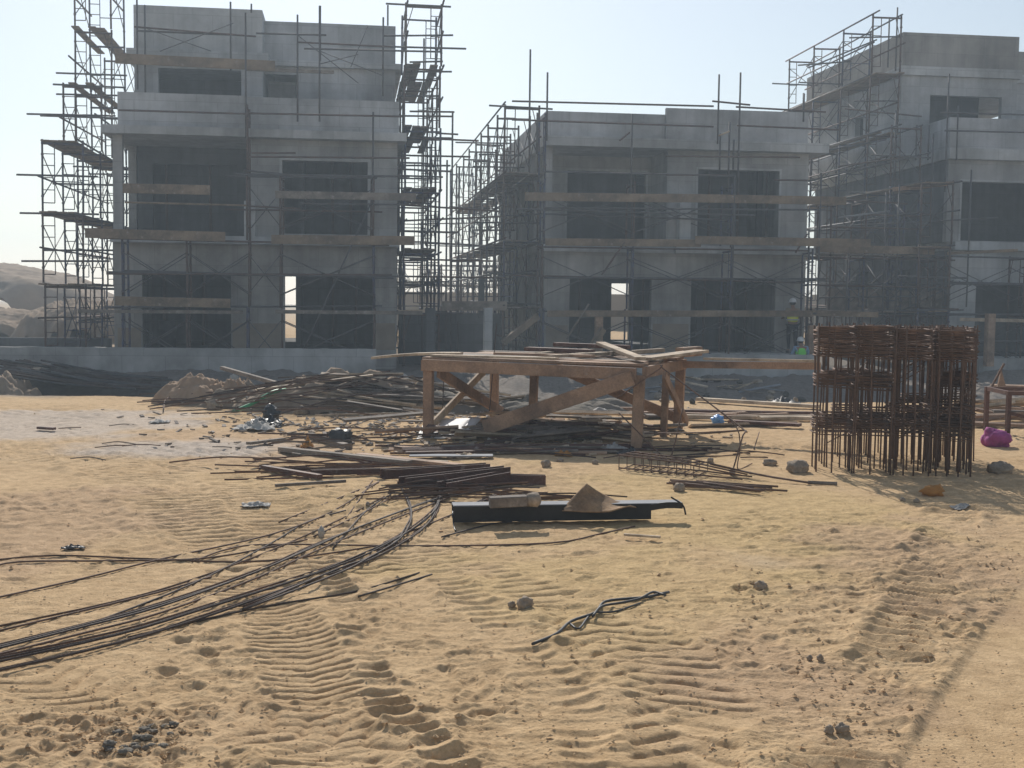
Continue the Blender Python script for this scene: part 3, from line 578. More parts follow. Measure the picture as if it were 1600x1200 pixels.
def building_right():
    Y = 41.0; YS = 43.2; YB = 53.7
    xl = XY(1475, Y); xr = xl + 11.0
    zf = ZY(1550, 557, Y); zs0 = ZY(1550, 392, Y); zs1 = ZY(1550, 379, Y); zc0 = ZY(1550, 251, Y); zc1 = ZY(1550, 234, Y); zp = ZY(1540, 185, Y)
    r = thing('concrete_building', ((xl + xr) / 2, (Y + YB) / 2, zf - .5), 'grey house shell with brown grey roof parapet, cut by the right photo edge', 'building', 'unfinished concrete house shells')
    xg = XY(1485, Y)
    mb = MB(); wall_grid(mb, xg, xr, zf - .6, zs0, Y, Y + .25, [(XY(1525, Y), XY(1525, Y) + 3.4, zf, ZY(1560, 446, Y)), (XY(1525, Y) + 4.6, XY(1525, Y) + 7.6, zf, ZY(1560, 446, Y))]); mb.build('ground_floor_wall', 'conc_l', r)
    mb = MB(); mb.box(xg - .03, xr + .05, Y - .3, YB, zs0 + .002, zs1); mb.build('floor_slab', 'conc_l', r)
    mb = MB(); mb.box(xl, xr, Y + .25, YB - .25, zf - .15, zf - .005); mb.build('ground_slab', 'conc_d', r)
    mb = MB(); wall_grid(mb, xl, xr, zs1 + .002, zc0, Y, Y + .25, [(XY(1497, Y), XY(1497, Y) + 3.6, zs1 + .05, ZY(1550, 285, Y)), (XY(1497, Y) + 5, XY(1497, Y) + 8, zs1 + .05, ZY(1550, 285, Y))]); mb.build('first_floor_wall', 'conc', r)
    surround(r, XY(1497, Y), XY(1497, Y) + 3.6, zs1 + .05, ZY(1550, 285, Y), Y, .08)
    mb = MB(); mb.box(xl - .1, xr, Y - .25, YB + .2, zc0 + .002, zc1); mb.build('cornice', 'conc_l', r)
    mb = MB(); mb.box(xl, xr, Y - .02, Y + .14, zc1 + .002, zp); mb.box(xl, xl + .15, Y + .14, YB, zc1 + .002, zp); mb.build('parapet', 'conc_p', r)
    a = XY(1409, YS, 120); b = XY(1590, YS, 120)
    zb0 = ZY(1500, 121, YS); zb1 = ZY(1500, 107, YS); zt = ZY(1500, 54, YS)
    mb = MB(); wall_grid(mb, a, b, zc1 + .004, zb0, YS, YS + .22, [(XY(1443, YS), XY(1554, YS), zc1 + .2, ZY(1500, 150, YS))])
    wall_gridx(mb, YS + .22, YB - .2, zc1 + .004, zb0, a, a + .22, [(46.5, 47.3, zc1 + .8, zc1 + 1.9)]); mb.build('top_floor_wall', 'conc_p', r)
    mb = MB(); wall_grid(mb, b, b + 4, zc1 + .004, zb0, YS + .8, YS + 1, [(XY(1588, YS + .8) + .25, XY(1588, YS + .8) + .6, zc1 + .5, ZY(1590, 162, YS))]); mb.build('top_floor_wall', 'conc_p', r)
    mb = MB(); mb.box(a - .08, b + .1, YS - .15, YB, zb0 + .002, zb1); mb.box(b + .1, b + 4, YS + .7, YB, zb0 + .002, zb1); mb.build('roof_slab', 'conc_l', r)
    mb = MB(); mb.box(a, b, YS - .02, YS + .14, zb1 + .002, zt); mb.box(a, a + .15, YS + .14, YB - 1, zb1 + .002, zt); mb.box(b - .15, b, YS + .14, YB, zb1 + .002, zt); mb.build('roof_parapet', 'conc_b', r)
    mb = MB(); mb.box(b + .01, b + 4, YS + .82, YS + .95, zb1 + .002, zt - .35); mb.build('roof_parapet', 'conc_b', r)
    for za, zb, xx in ((zf - .6, zs0, xg), (zs1 + .002, zc0, xl)):
        mb = MB(); wall_gridx(mb, Y + .25, YB - .25, za, zb, xx, xx + .25, [(42.3, 42.8, zb - 2.3, zb - .6), (44.2, 45.4, zb - 2.2, zb - .6), (48, 49.2, zb - 2.2, zb - .6)]); mb.build('side_wall', 'conc_d', r)  # outer side walls in dark concrete, their shade painted in
    mb = MB(); mb.box(xg + .25, xr, YB - .25, YB, zf - .6, zs0); mb.box(xl + .25, xr, YB - .25, YB, zs1 + .002, zc0); mb.box(a, b + 4, YB - .2, YB, zc1 + .004, zb0); mb.build('rear_wall', 'conc_d', r)
    mb = PB(); mb.box(xg + .25, xr, 45, 45.15, zf, zs0 - .003); mb.box(xl + .25, xr, 45.4, 45.55, zs1 + .003, zc0 - .003); mb.box(a + .22, b, 46, 46.15, zc1 + .005, zb0 - .003); mb.build('partition', 'conc_d', r)
    mb = MB(); wall_gridx(mb, Y, YB, zf - .6, zs0, xr - .25, xr); wall_gridx(mb, Y + .25, YB - .25, zs1 + .002, zc0, xr - .25, xr); mb.build('side_wall', 'conc', r)
    return r, xl, zf
b3, B3X, B3F = building_right()

# plinth walls in front of the houses
def plinth(name, x0, x1, y0, y1, z0, z1, label, seed):
    mb = MB(); n = max(8, int((x1 - x0) / .25)); vs = []; fs = []
    for i in range(n + 1):
        x = x0 + (x1 - x0) * i / n; t = .02 * mnoise.noise(Vector((x * 1.3, seed, 0))) + .025 * mnoise.noise(Vector((x * 5, seed, 3)))
        vs += [(x, y0, z0), (x, y0, z1 + t), (x, y1, z1 + t * .6), (x, y1, z0)]
    for i in range(n):
        for k in range(4): fs.append((i*4 + k, (i+1)*4 + k, (i+1)*4 + (k+1) % 4, i*4 + (k+1) % 4))
    fs += [(0, 1, 2, 3), tuple(n*4 + k for k in (3, 2, 1, 0))]
    mb.add(vs, fs); return tag(mb.build(name, 'plinth'), label, 'retaining wall')
plinth('retaining_wall', XY(-250, 36.2), XY(588, 36.2), 36.2, 36.5, -1.3, ZY(300, 544, 36.2), 'long low grey concrete wall in front of the left house, behind the rubble', 1)
plinth('retaining_wall', XY(690, 36.8), XY(1276, 36.8), 36.8, 37.1, -1.3, ZY(1000, 553, 36.8), 'low grey concrete wall in front of the middle house, green vested worker behind it', 2)
plinth('retaining_wall', XY(1535, 38.5), XY(1535, 38.5) + 9, 38.5, 38.8, -1.3, ZY(1570, 560, 38.5), 'short low concrete wall at the right edge, right of the rebar cages', 3)
# earth behind the plinths
mb = MB(); mb.box(XY(590, 36.2), XY(689, 36.8), 37.3, 37.45, -1.2, ZY(640, 590, 37)); tag(mb.build('retaining_wall', 'plinth'), 'sunken dark stretch of concrete wall in the gap between two houses', 'retaining wall')

# far boundary wall and hedge line of the site
mb = MB(); zt = ZY(740, 457, 66); mb.box(-2.5, 70, 66, 66.3, -1, zt)
for i in range(18): mb.box(-2 + i * 4 - .15, -2 + i * 4 + .15, 65.9, 66, -1, zt + .12)
tag(mb.build('boundary_wall', 'farwall'), 'far beige boundary wall seen through the gap between left and middle houses', 'wall')

# ------------------------------------------------------------------ scaffolds
FR = {}
def frame_mesh(w_, h, var=0):
    k = (round(w_, 2), round(h, 2), var)
    if k in FR: return FR[k]
    mb = MB(); r = .034
    mb.tube([(0,0,0),(0,0,h)], r); mb.tube([(w_,0,0),(w_,0,h)], r)
    mb.tube([(-.03,0,h - .12),(w_ + .03,0,h - .12)], r)
    q = w_ * .30
    mb.tube([(q,0,h * .12),(q,0,h - .12)], .016); mb.tube([(0,0,h * .12),(q,0,h * .12)], .016)
    for t in (.3, .47, .64, .8): mb.tube([(0,0,h*t),(q,0,h*t)], .014)
    mb.tube([(w_,0,h*.42),(q,0,h*.42)], .016) if var else mb.tube([(w_,0,h*.55),(w_ - .02 - q*.6,0,h - .12)], .014)
    for x in (0, w_): mb.box(x - .035, x + .035, -.04, .035, h * .2, h * .2 + .05); mb.box(x - .035, x + .035, -.04, .035, h * .78, h * .78 + .05)
    me = bpy.data.meshes.new('scaffold_frame'); me.from_pydata(mb.v, [], mb.f); me.polygons.foreach_set('use_smooth', mb.sm)
    me.materials.append(M['blue'] if var else M['rust']); FR[k] = me; return me

def scaffold(label, stations, base, lift, nl, wdir, w_=1.15, braces=.8, ledgers=.8, seed=1, bmat='pipe', loose=6, start=None):
    rg = random.Random(seed)
    x0, y0 = stations[0]
    root = thing('scaffold', (x0, y0, base), label, 'scaffold', 'tube scaffolds round the houses')
    wx, wy = wdir; ang = math.atan2(wy, wx); st = start or [0] * len(stations)
    for i, (x, y) in enumerate(stations):
        for k in range(st[i], nl[i]):
            o = bpy.data.objects.new('scaffold_frame', frame_mesh(w_, lift, rg.random() < .5)); col.objects.link(o); o.parent = root
            o.location = (x - x0 + rg.uniform(-.03, .03), y - y0 + rg.uniform(-.03, .03), k * lift)
            o.rotation_euler = (rg.uniform(-.008, .008), rg.uniform(-.008, .008), ang + rg.uniform(-.05, .05))
        if st[i] == 0:
            mb = MB(); 
            for t in (0, w_): mb.box(x + wx*t - .09, x + wx*t + .09, y + wy*t - .09, y + wy*t + .09, base - .03, base + .02)
            mb.build('base_plate', 'rust', root)
    for i in range(len(stations) - 1):
        (xa, ya), (xb, yb) = stations[i], stations[i+1]
        for k in range(max(st[i], st[i+1]), min(nl[i], nl[i+1])):
            z = base + k * lift
            for t in (0, w_):
                if rg.random() < braces:
                    mb = MB(); a = (xa + wx*t, ya + wy*t); b = (xb + wx*t, yb + wy*t)
                    mb.tube([(*a, z + lift*.2), (*b, z + lift*.8)], .016, 5); mb.tube([(*a, z + lift*.8), (*b, z + lift*.2)], .016, 5)
                    mb.build('cross_brace', bmat, root)
    # long ledger pipes tied to the frames
    (xa, ya), (xb, yb) = stations[0], stations[-1]; d = Vector((xb - xa, yb - ya, 0)).normalized()
    for k in range(max(nl)):
        on = [s for s, n_ in zip(stations, nl) if n_ > k]
        if len(on) < 2: continue
        for fr_, t in ((.5, 0), (.98, 0), (.98, w_), (.5, w_)):
            if rg.random() < ledgers:
                e0, e1 = rg.uniform(.1, .9), rg.uniform(.1, .9)
                p0 = Vector((on[0][0] + wx*t, on[0][1] + wy*t, base + (k + fr_) * lift + rg.uniform(-.06, .06))) - d * e0
                p1 = Vector((on[-1][0] + wx*t, on[-1][1] + wy*t, base + (k + fr_) * lift + rg.uniform(-.12, .12))) + d * e1
                mb = MB(); mb.tube([p0 + Vector((wx, wy, 0)) * -.05, p1 + Vector((wx, wy, 0)) * -.05], .030); mb.build('ledger_pipe', bmat if rg.random() < .6 else 'rust', root)
    for i in range(loose):       # short transoms sticking out
        s = rg.randrange(len(stations)); k = rg.randrange(max(1, nl[s])); x, y = stations[s]
        z = base + (k + rg.choice((.3, .5, .97))) * lift
        mb = MB(); a, b = rg.uniform(.2, .8), rg.uniform(.3, 1.0); q = rg.uniform(-.06, .06)
        mb.tube([(x - wx*a, y - wy*a + q, z), (x + wx*(w_ + b), y + wy*(w_ + b) + q, z + rg.uniform(-.05, .05))], .030); mb.build('transom_pipe', 'pipe', root)
    return root
def pole(root, p0, p1, r=.029, m='pipe', name='standard_pipe'):
    mb = MB(); mb.tube([p0, p1], r); return mb.build(name, m, root)

GRP = 'scaffold planks on the houses'
def plank(p0, p1, wd, ht, m, label, cat='plank', group=GRP, upv=(0,0,1), name='plank', warp=0.0, bev=True):
    mb = MB(); mb.bar(p0, p1, wd, ht, upv, bev, warp); return tag(mb.build(name, m), label, cat, group)
def deck(p0, p1, side, n, z, label, seed, wd=.24, m='wood_s', gap=.02, sag=.03, group=GRP):
    """n boards side by side from p0 to p1 (xy), stepping along side"""
    rg = random.Random(seed); p0 = Vector((*p0, z)); p1 = Vector((*p1, z)); d = (p1 - p0).normalized(); s = Vector((*side, 0)); L = (p1 - p0).length
    nseg = max(1, round(L / 4.2))
    for q in range(nseg):
        for i in range(n):
            if rg.random() < .08: continue
            a = p0 + d * (L * q / nseg - rg.uniform(.05, .35)) + s * (i * (wd + gap) + rg.uniform(-.015, .015)); b = p0 + d * (L * (q + 1) / nseg + rg.uniform(.05, .35)) + s * (i * (wd + gap) + rg.uniform(-.05, .05))
            a.z += rg.uniform(0, sag) + .05 * (q % 2); b.z += rg.uniform(0, sag) + .05 * (q % 2)
            plank(a, b, wd, .045, m, label, group=group, warp=-.02)

# left house, left side
YL = [37.6, 40.3, 42.2, 44.6, 47.2]; xo = XY(68, 37.6, 400)
zbl = 0.0 - .1; lf = 2.1
sL = scaffold('stepped tube scaffold against the open sky at the left end of the left house', [(xo, y) for y in YL], zbl, lf, [3, 4, 6, 6, 5], (1, 0), 1.15, .9, .6, 2, loose=12)
side = ['lowest', 'second', 'third', 'fourth', 'fifth']
for k, (ya, yb) in enumerate([(37.4, 47), (37.4, 47), (37.6, 46), (40.1, 46), (41.9, 46)]):
    deck((xo + .1, ya), (xo + .1, yb), (1, 0), 4, zbl + (k + 1) * lf - .06, f'weathered board of the {side[k]} deck on the stepped scaffold left of the left house', 40 + k)
pole(sL, (XY(42, 39, 178), 39, ZY(42, 178, 39)), (XY(180, 41, 180), 41, ZY(180, 181, 41)))
pole(sL, (xo, 42.3, 12.4), (xo, 42.3, 13.2)); pole(sL, (xo + 1.2, 42.2, 12.3), (xo + 1.2, 42.2, 14))
# left house, front
Yf = 36.75; zbf = -.62; lf2 = 1.97
xs1 = [XY(p, Yf) for p in (191, 292, 388, 439, 583)]
s1 = scaffold('tube scaffold across the front of the left house', [(x, Yf) for x in xs1], zbf, lf2, [2, 2, 4, 3, 3], (0, 1), .9, .75, .5, 3, loose=0)
for px, ya, yb, Y in ((465, 23, 190, 37.6), (499, 9, 190, 37.6), (500, 9, 95, 37.9), (597, 27, 150, 37.9), (362, 3, 110, 37.9), (394, 6, 20, 40), (218, -5, 140, 37.8), (230, 8, 150, 38), (604, 8, 40, 41), (582, 175, 360, 36.8), (385, 20, 215, 37.3)):
    pole(s1, (XY(px, Y), Y, ZY(px, yb, Y)), (XY(px, Y) , Y, ZY(px, ya, Y)))
def hpipe(root, a, b, Y, m='pipe', r=.029):
    pole(root, (XY(a[0], Y, a[1]), Y, ZY(*a, Y)), (XY(b[0], Y, b[1]), Y, ZY(*b, Y)), r, m, 'ledger_pipe')
for a, b, Y, m in (((210, 42), (400, 57), 37.9, 'rust'), ((214, 48), (380, 55), 38, 'pipe'), ((400, 52), (510, 55), 37.8, 'pipe'), ((465, 66), (610, 73), 37.8, 'rust'), ((475, 76), (690, 81), 37.9, 'pipe'),
                   ((185, 172), (385, 178), 36.7, 'rust'), ((388, 177), (628, 182), 36.7, 'rust'), ((393, 239), (462, 239), 36.7, 'rust'), ((390, 245), (640, 247), 36.7, 'rust'), ((380, 266), (450, 273), 36.7, 'pipe'),
                   ((574, 275), (640, 276), 36.7, 'pipe'), ((195, 316), (385, 321), 36.7, 'wood_s'), ((385, 322), (470, 326), 36.7, 'rust'), ((470, 318), (640, 320), 36.7, 'pipe'), ((170, 425), (380, 430), 36.7, 'pipe'), ((380, 430), (640, 432), 36.7, 'pipe')):
    hpipe(s1, a, b, Y, m)
pole(s1, (XY(475, 36.4), 36.4, ZY(472, 545, 36.4)), (XY(578, 37.5), 37.5, ZY(578, 320, 37.5)))
for a, b in (((465, 55), (560, 130)), ((560, 85), (500, 100)), ((500, 80), (598, 118)), ((230, 45), (330, 80)), ((250, 80), (365, 36)), ((575, 40), (548, 105))): hpipe(s1, a, b, 37.85, 'pipe', .014)
def edgeplank(a, b, Y, ht, label, m='wood_s', th=.045, yo=0):
    p0 = atY(*a, Y + yo); p1 = atY(*b, Y - yo)
    return plank(p0, p1, th, ht, m, label)
edgeplank((180, 91), (430, 103), 37.7, .30, 'long plank on edge across the top storey of the left house')
edgeplank((385, 108), (522, 113), 37.8, .10, 'thin dark plank below the top plank of the left house', 'wood_g')
edgeplank((192, 294), (328, 297), 36.6, .28, 'short wide plank across the dark upper opening of the left house')
edgeplank((133, 364), (352, 370), 36.6, .28, 'plank on edge along the first floor slab, left half of the left house')
edgeplank((424, 374), (648, 376), 36.6, .27, 'plank on edge along the first floor slab, right half of the left house')
edgeplank((430, 304), (650, 308), 36.6, .22, 'grey plank under the upper right window of the left house', 'wood_g')
edgeplank((180, 470), (360, 474), 36.55, .27, 'brown plank across the ground floor opening of the left house')
edgeplank((122, 486), (380, 488), 36.65, .10, 'thin lower plank across the ground floor opening of the left house', 'wood_g')
edgeplank((430, 487), (660, 489), 36.6, .11, 'thin plank across the ground floor doorway of the left house', 'wood_g')
# left house, right side (deep gap)
xg0 = XY(624, 38, 300) + .12
YR = [38.4, 40.2, 42.4, 44.8, 47.2]
sR = scaffold('tall narrow tube scaffold at the right side of the left house', [(xg0 + 1.15, y) for y in YR], zbf, 1.9, [6, 6, 5, 5, 4], (-1, 0), 1.1, .9, .7, 5, loose=16)
for k in (2, 3, 4, 5):
    deck((xg0 + .16, 38.6), (xg0 + .16, 45.5), (1, 0), 4, zbf + k * 1.9 + .02, f'dark board of the {side[k-2]} deck on the tall scaffold right of the left house', 60 + k, m='wood_g')
for px, ya in ((705, 176), (697, 250), (660, 60), (716, 260)): pole(sR, (XY(px, 38.6), 38.6, -.6), (XY(px, 38.6), 38.6, ZY(px, ya, 38.6)))
for a, b in (((600, 56), (708, 55)), ((640, 97), (692, 96)), ((620, 150), (688, 150)), ((640, 174), (710, 175)), ((625, 181), (708, 182)), ((680, 208), (716, 210)), ((630, 215), (748, 220)), ((640, 243), (735, 245)), ((625, 320), (780, 330)), ((630, 345), (790, 338)), ((640, 405), (770, 408)), ((640, 432), (790, 434)), ((650, 112), (706, 112))):
    hpipe(sR, a, b, 38.5, 'rust' if a[1] > 170 else 'pipe')
# middle house, left side
xm0 = XY(850, 38.8, 300) - .12
YM = [38.9, 41.2, 43.5, 45.8, 48.2, 50.6, 53.4, 56.4, 60]
ztop = ZY(792, 163, 38.9); lm = (ztop + .6) / 4
sM = scaffold('deep row of tube scaffold along the left side of the middle house', [(xm0 - 1.15, y) for y in YM], -.6, lm, [4] * 9, (1, 0), 1.1, .95, .9, 6, loose=18)
for k, nm in ((1, 'lowest'), (2, 'middle'), (3, 'highest')):
    deck((xm0 - 1.05, 38.7), (xm0 - 1.05, 57), (1, 0), 5, -.6 + k * lm - .1, f'dark board of the {nm} deck along the left side of the middle house', 80 + k, m='wood_g')
# middle house, front
Ym = 37.5; zbm = -.6; lm2 = 2.0
xs2 = [XY(p, Ym) for p in (848, 988, 1141, 1268)]
s2 = scaffold('tube scaffold across the front of the middle house', [(x, Ym) for x in xs2], zbm, lm2, [4, 3, 3, 2], (0, 1), .95, .8, .4, 8, loose=2)
for px, ya, yb, Y in ((824, 77, 230, 37.6), (851, 113, 220, 37.4), (1116, 116, 225, 37.5), (1149, 113, 300, 37.4), (1248, 146, 190, 37.6), (983, 178, 300, 37.4), (1134, 190, 300, 37.4), (1120, 208, 265, 37.8), (1141, 218, 265, 37.8), (836, 176, 240, 37.4), (1144, 275, 520, 37.35), (1278, 270, 520, 37.35), (1262, 370, 520, 37.35)):
    pole(s2, (XY(px, Y), Y, ZY(px, yb, Y)), (XY(px, Y) - .0, Y, ZY(px, ya, Y)), m='pipe')
for a, b, Y, m in (((800, 158), (1115, 166), 37.4, 'rust'), ((1113, 158), (1172, 164), 37.4, 'rust'), ((1150, 167), (1290, 175), 37.4, 'rust'), ((800, 187), (1115, 198), 37.4, 'rust'), ((1152, 196), (1310, 203), 37.4, 'rust'), ((850, 268), (1150, 275), 37.4, 'pipe'),
                   ((1040, 244), (1250, 246), 37.4, 'rust'), ((1210, 281), (1262, 282), 37.4, 'rust'), ((850, 325), (1290, 328), 37.4, 'pipe'), ((850, 434), (1290, 436), 37.4, 'pipe'), ((1040, 273), (1135, 274), 37.4, 'rust')):
    hpipe(s2, a, b, Y, m)
hpipe(s2, (1123, 212), (1140, 205), 37.3, 'wood_p'); hpipe(s2, (968, 220), (984, 207), 37.3, 'rust')
hpipe(s2, (940, 430), (976, 378), 37.3, 'rust'); hpipe(s2, (1243, 395), (1262, 365), 37.3, 'rust'); hpipe(s2, (885, 530), (920, 475), 37.2, 'wood_g')
edgeplank((820, 307), (1065, 310), 37.3, .26, 'plank on edge across the dark loggia of the middle house')
edgeplank((1040, 309), (1322, 314), 37.35, .26, 'longest upper plank, right half of the middle house')
edgeplank((852, 378), (1095, 380), 37.3, .23, 'pale plank along the first floor slab, left half of the middle house')
edgeplank((1086, 375), (1360, 380), 37.25, .26, 'pale plank along the first floor slab, right half of the middle house')
edgeplank((855, 490), (1270, 490), 37.2, .20, 'long brown plank across both ground floor doorways of the middle house')
edgeplank((1270, 489), (1372, 492), 37.3, .17, 'pale plank running right from the corner of the middle house')
# right house, left side
xb = XY(1361, 43, 100); YT3 = [38.6, 41, 43, 45.7, 48.6, 51.4]
lt3 = (ZY(1361, 22, 43) + .6) / 6
sB = scaffold('stepped tube scaffold at the left side of the right house', [(xb, y) for y in YT3], -.6, lt3, [3, 4, 6, 6, 6, 6], (1, 0), 1.08, .95, .8, 9, loose=16)
for k in range(1, 6):
    deck((xb + .05, 38.6 if k < 4 else 42.6), (xb + .05, 52), (1, 0), 4, -.6 + k * lt3 - .1, f'board of the {side[k-1]} deck up on the scaffold left of the right house', 100 + k)
for px, ya, yb, Y in ((1388, 11, 110, 43.5), (1376, 29, 105, 44), (1247, 145, 200, 46), (1391, 172, 330, 41), (1424, 195, 250, 41.5), (1443, 195, 250, 41.5), (1450, 208, 330, 41)):
    pole(sB, (XY(px, Y), Y, ZY(px, yb, Y)), (XY(px, Y), Y, ZY(px, ya, Y)))
for a, b, Y, m in (((1327, 59), (1410, 57), 43, 'pipe'), ((1263, 106), (1370, 62), 44, 'pipe'), ((1247, 102), (1330, 96), 45.5, 'pipe'), ((1335, 158), (1405, 158), 43, 'pipe'), ((1320, 170), (1440, 182), 42, 'rust'), ((1285, 236), (1385, 218), 41, 'pipe'), ((1262, 283), (1455, 238), 41, 'pipe'), ((1310, 260), (1412, 246), 41, 'rust'),
                   ((1290, 355), (1560, 340), 40.6, 'pipe'), ((1340, 335), (1440, 338), 40.6, 'rust'), ((1280, 465), (1440, 463), 40.2, 'pipe'), ((1310, 340), (1390, 330), 40.2, 'zinc'), ((1260, 560), (1500, 440), 40.5, 'pipe')):
    hpipe(sB, a, b, Y, m)
sQ = scaffold('dense low tube scaffold between the middle and right houses, behind the rebar cages', [(XY(p, 40.2), 40.2) for p in (1296, 1350, 1408, 1462)], -.6, 1.95, [3, 3, 3, 2], (0, 1), 1.1, .9, .95, 15, loose=5)
deck((XY(1290, 40.3), 40.3), (XY(1470, 40.3), 40.3), (0, 1), 4, 3.35, 'dark board of the upper deck of the dense low scaffold behind the cages', 131, m='wood_g'); deck((XY(1290, 40.3), 40.3), (XY(1470, 40.3), 40.3), (0, 1), 4, 1.4, 'dark board of the lower deck of the dense low scaffold behind the cages', 132, m='wood_g')
for q, (x0_, x1_) in enumerate(((1292, 1352), (1356, 1420), (1424, 1472))): edgeplank((x0_, 470 + q), (x1_, 472 + q), 41.6, .9, ('left', 'middle', 'right')[q] + ' one of three dark formwork panels deep behind the rebar cages', 'wood_g')
# right house, front
s3 = scaffold('tube scaffold across the front of the right house at the photo edge', [(XY(p, 39.6), 39.6) for p in (1482, 1600, 1720)], -.6, 2.0, [2, 2, 2], (0, 1), .95, .9, .8, 10, loose=1)
for px, ya, yb, Y in ((1487, 165, 250, 39.8), (1471, 115, 300, 40), (1511, 265, 480, 39.6), (1400, 285, 520, 39.6), (1380, 300, 520, 39.4), (1323, 395, 520, 39.2)):
    pole(s3, (XY(px, Y), Y, ZY(px, yb, Y)), (XY(px, Y), Y, ZY(px, ya, Y)))
for a, b in (((1470, 176), (1620, 180)), ((1476, 204), (1640, 208)), ((1480, 441), (1640, 444)), ((1450, 455), (1490, 438))): hpipe(s3, a, b, 39.6, 'pipe')
edgeplank((1480, 396), (1590, 391), 39.5, .10, 'thin plank on the first floor ledge of the right house')
edgeplank((1500, 499), (1690, 503), 39.4, .12, 'pale plank across the ground floor opening of the right house', 'wood_p')
edgeplank((1395, 296), (1480, 287), 39.7, .14, 'reddish plank by the upper corner of the right house', 'wood')
edgeplank((1280, 388), (1460, 392), 39.0, .26, 'shadowed brown plank low on the scaffold left of the right house', 'wood_s')
sG = scaffold('second tube scaffold standing deep in the gap, nearer than the far beige wall', [(XY(p, 57, 430), 57) for p in (632, 660, 690, 722, 752, 780)], -.6, 1.95, [2, 3, 2, 2, 3, 2], (0, 1), 1.1, .9, .9, 14, loose=4)
# far scaffold behind the gap
sF = scaffold('far tube scaffold low behind the gap between the left and middle houses', [(XY(p, 75, 430), 75) for p in (625, 670, 715, 760, 805)], -.3, 1.9, [2] * 5, (0, 1), 1.1, .9, .9, 12, loose=0)
# ------------------------------------------------------------------ wooden workbench
def onplane(px, py, o, n):
    d = ray(px, py); return C0 + d * ((Vector(o) - C0).dot(n) / d.dot(n))
FLp = atG(669, 683); FRp = atG(994, 700); ax = Vector((FRp.x - FLp.x, FRp.y - FLp.y, 0)); axL = ax.length; ax.normalize(); ay = Vector((-ax.y, ax.x, 0)); BD = 2.25
TH = 0.90
def tb(a, b, z): p = FLp + ax * (a * axL) + ay * (b * BD); return Vector((p.x, p.y, gz(p.x, p.y) * 0.5 + z))
bench = thing('workbench', tb(.5, .5, 0), 'rough wooden carpenter workbench with crossed braces, littered with loose boards', 'workbench')
for a, b, w_ in ((0, 0, .115), (1, 0, .12), (1, 1, .12), (0, 1, .11), (.30, .72, .10), (1.0, .62, .08)):
    mb = MB(); mb.bar(tb(a, b, -.05), tb(a + (0.01 if a else 0), b, TH - .075), w_, .08, ay, True); mb.build('leg', 'wood', bench)
mb = MB(); mb.bar(tb(-.02, -.03, TH - .03), tb(1.0, -.03, TH - .06), .05, .135, (0,0,1), True); mb.build('apron_beam', 'wood', bench)
mb = MB(); mb.bar(tb(-.02, 1.03, TH - .03), tb(1.03, 1.03, TH - .05), .05, .135, (0,0,1), True); mb.build('apron_beam', 'wood', bench)
mb = MB(); mb.bar(tb(-.03, .0, TH - .04), tb(-.03, 1.0, TH - .04), .05, .13, (0,0,1), True); mb.build('apron_beam', 'wood', bench)
mb = MB(); mb.bar(tb(1.03, .0, TH - .04), tb(1.03, 1.0, TH - .04), .05, .13, (0,0,1), True); mb.build('apron_beam', 'wood', bench)
mb = MB(); mb.bar(tb(.30, -.06, .16), tb(.99, -.06, TH - .10), .045, .17, (0,0,1), True); mb.build('brace', 'wood', bench)
mb = MB(); mb.bar(tb(0.04, .03, TH - .12), tb(0.06, .97, .12), .04, .13, (0,0,1), True); mb.build('brace', 'wood', bench)
mb = MB(); mb.bar(tb(-.01, .03, .10), tb(-.01, .97, TH - .12), .035, .10, (0,0,1), True); mb.build('brace', 'wood_p', bench)
mb = MB(); mb.bar(tb(.33, 1.06, TH - .15), tb(.98, 1.06, .15), .04, .13, (0,0,1), True); mb.build('brace', 'wood', bench)
mb = MB(); mb.bar(tb(1.06, .30, TH - .1), tb(1.06, .93, .12), .04, .10, (0,0,1), True); mb.build('brace', 'wood', bench)
for i in range(9):
    y0 = i / 9; o_ = rnd.uniform(-.03, .05)
    mb = MB(); mb.bar(tb(-.03 + o_, y0 + .055, TH + .045), tb(1.03 + o_, y0 + .055, TH + .045 + rnd.uniform(-.008, .012)), BD / 9 - .012, .028, (0,0,1), True); mb.build('top_board', rnd.choice(('wood', 'wood_g', 'wood')), bench)
# boards lying about on the bench top (every one loose)
def loose(p0, p1, wd, ht, m, label, group=None, cat='board', name='board', upv=(0,0,1), warp=0):
    mb = MB(); mb.bar(p0, p1, wd, ht, upv, True, warp); return tag(mb.build(name, m), label, cat, group)
T1 = TH + .075
loose(tb(-.33, .1, T1 - .055), tb(.10, .18, T1 + .015), .20, .03, 'wood_p', 'pale board sticking out to the left over the end of the workbench', warp=.02)
loose(tb(.0, .05, T1), tb(.62, .02, T1 + .005), .13, .025, 'wood_p', 'long pale board along the front edge of the workbench top')
loose(tb(.22, .35, T1 + .01), tb(.74, .22, T1 + .02), .12, .03, 'wood', 'reddish board lying lengthwise in the middle of the workbench top')
loose(tb(.30, .62, T1 + .05), tb(.66, .52, T1 + .05), .16, .05, 'chan', 'dark red beam lying across short battens on the workbench')
loose(tb(.38, .85, T1 + .10), tb(.78, .80, T1 + .10), .14, .05, 'chan', 'dark red beam highest of the stacked pieces at the back of the workbench')
loose(tb(.42, .40, T1 + .012), tb(.52, .95, T1 + .03), .09, .04, 'wood_p', 'short pale batten under the dark red beams on the workbench')
loose(tb(.62, .40, T1 + .015), tb(.78, .97, T1 + .03), .09, .045, 'wood_p', 'thick pale batten right of the dark red beams on the workbench')
loose(tb(.55, .12, T1 + .012), tb(.74, .50, T1 + .04), .10, .035, 'wood_p', 'crooked pale stick in the middle of the bench pointing to the back')
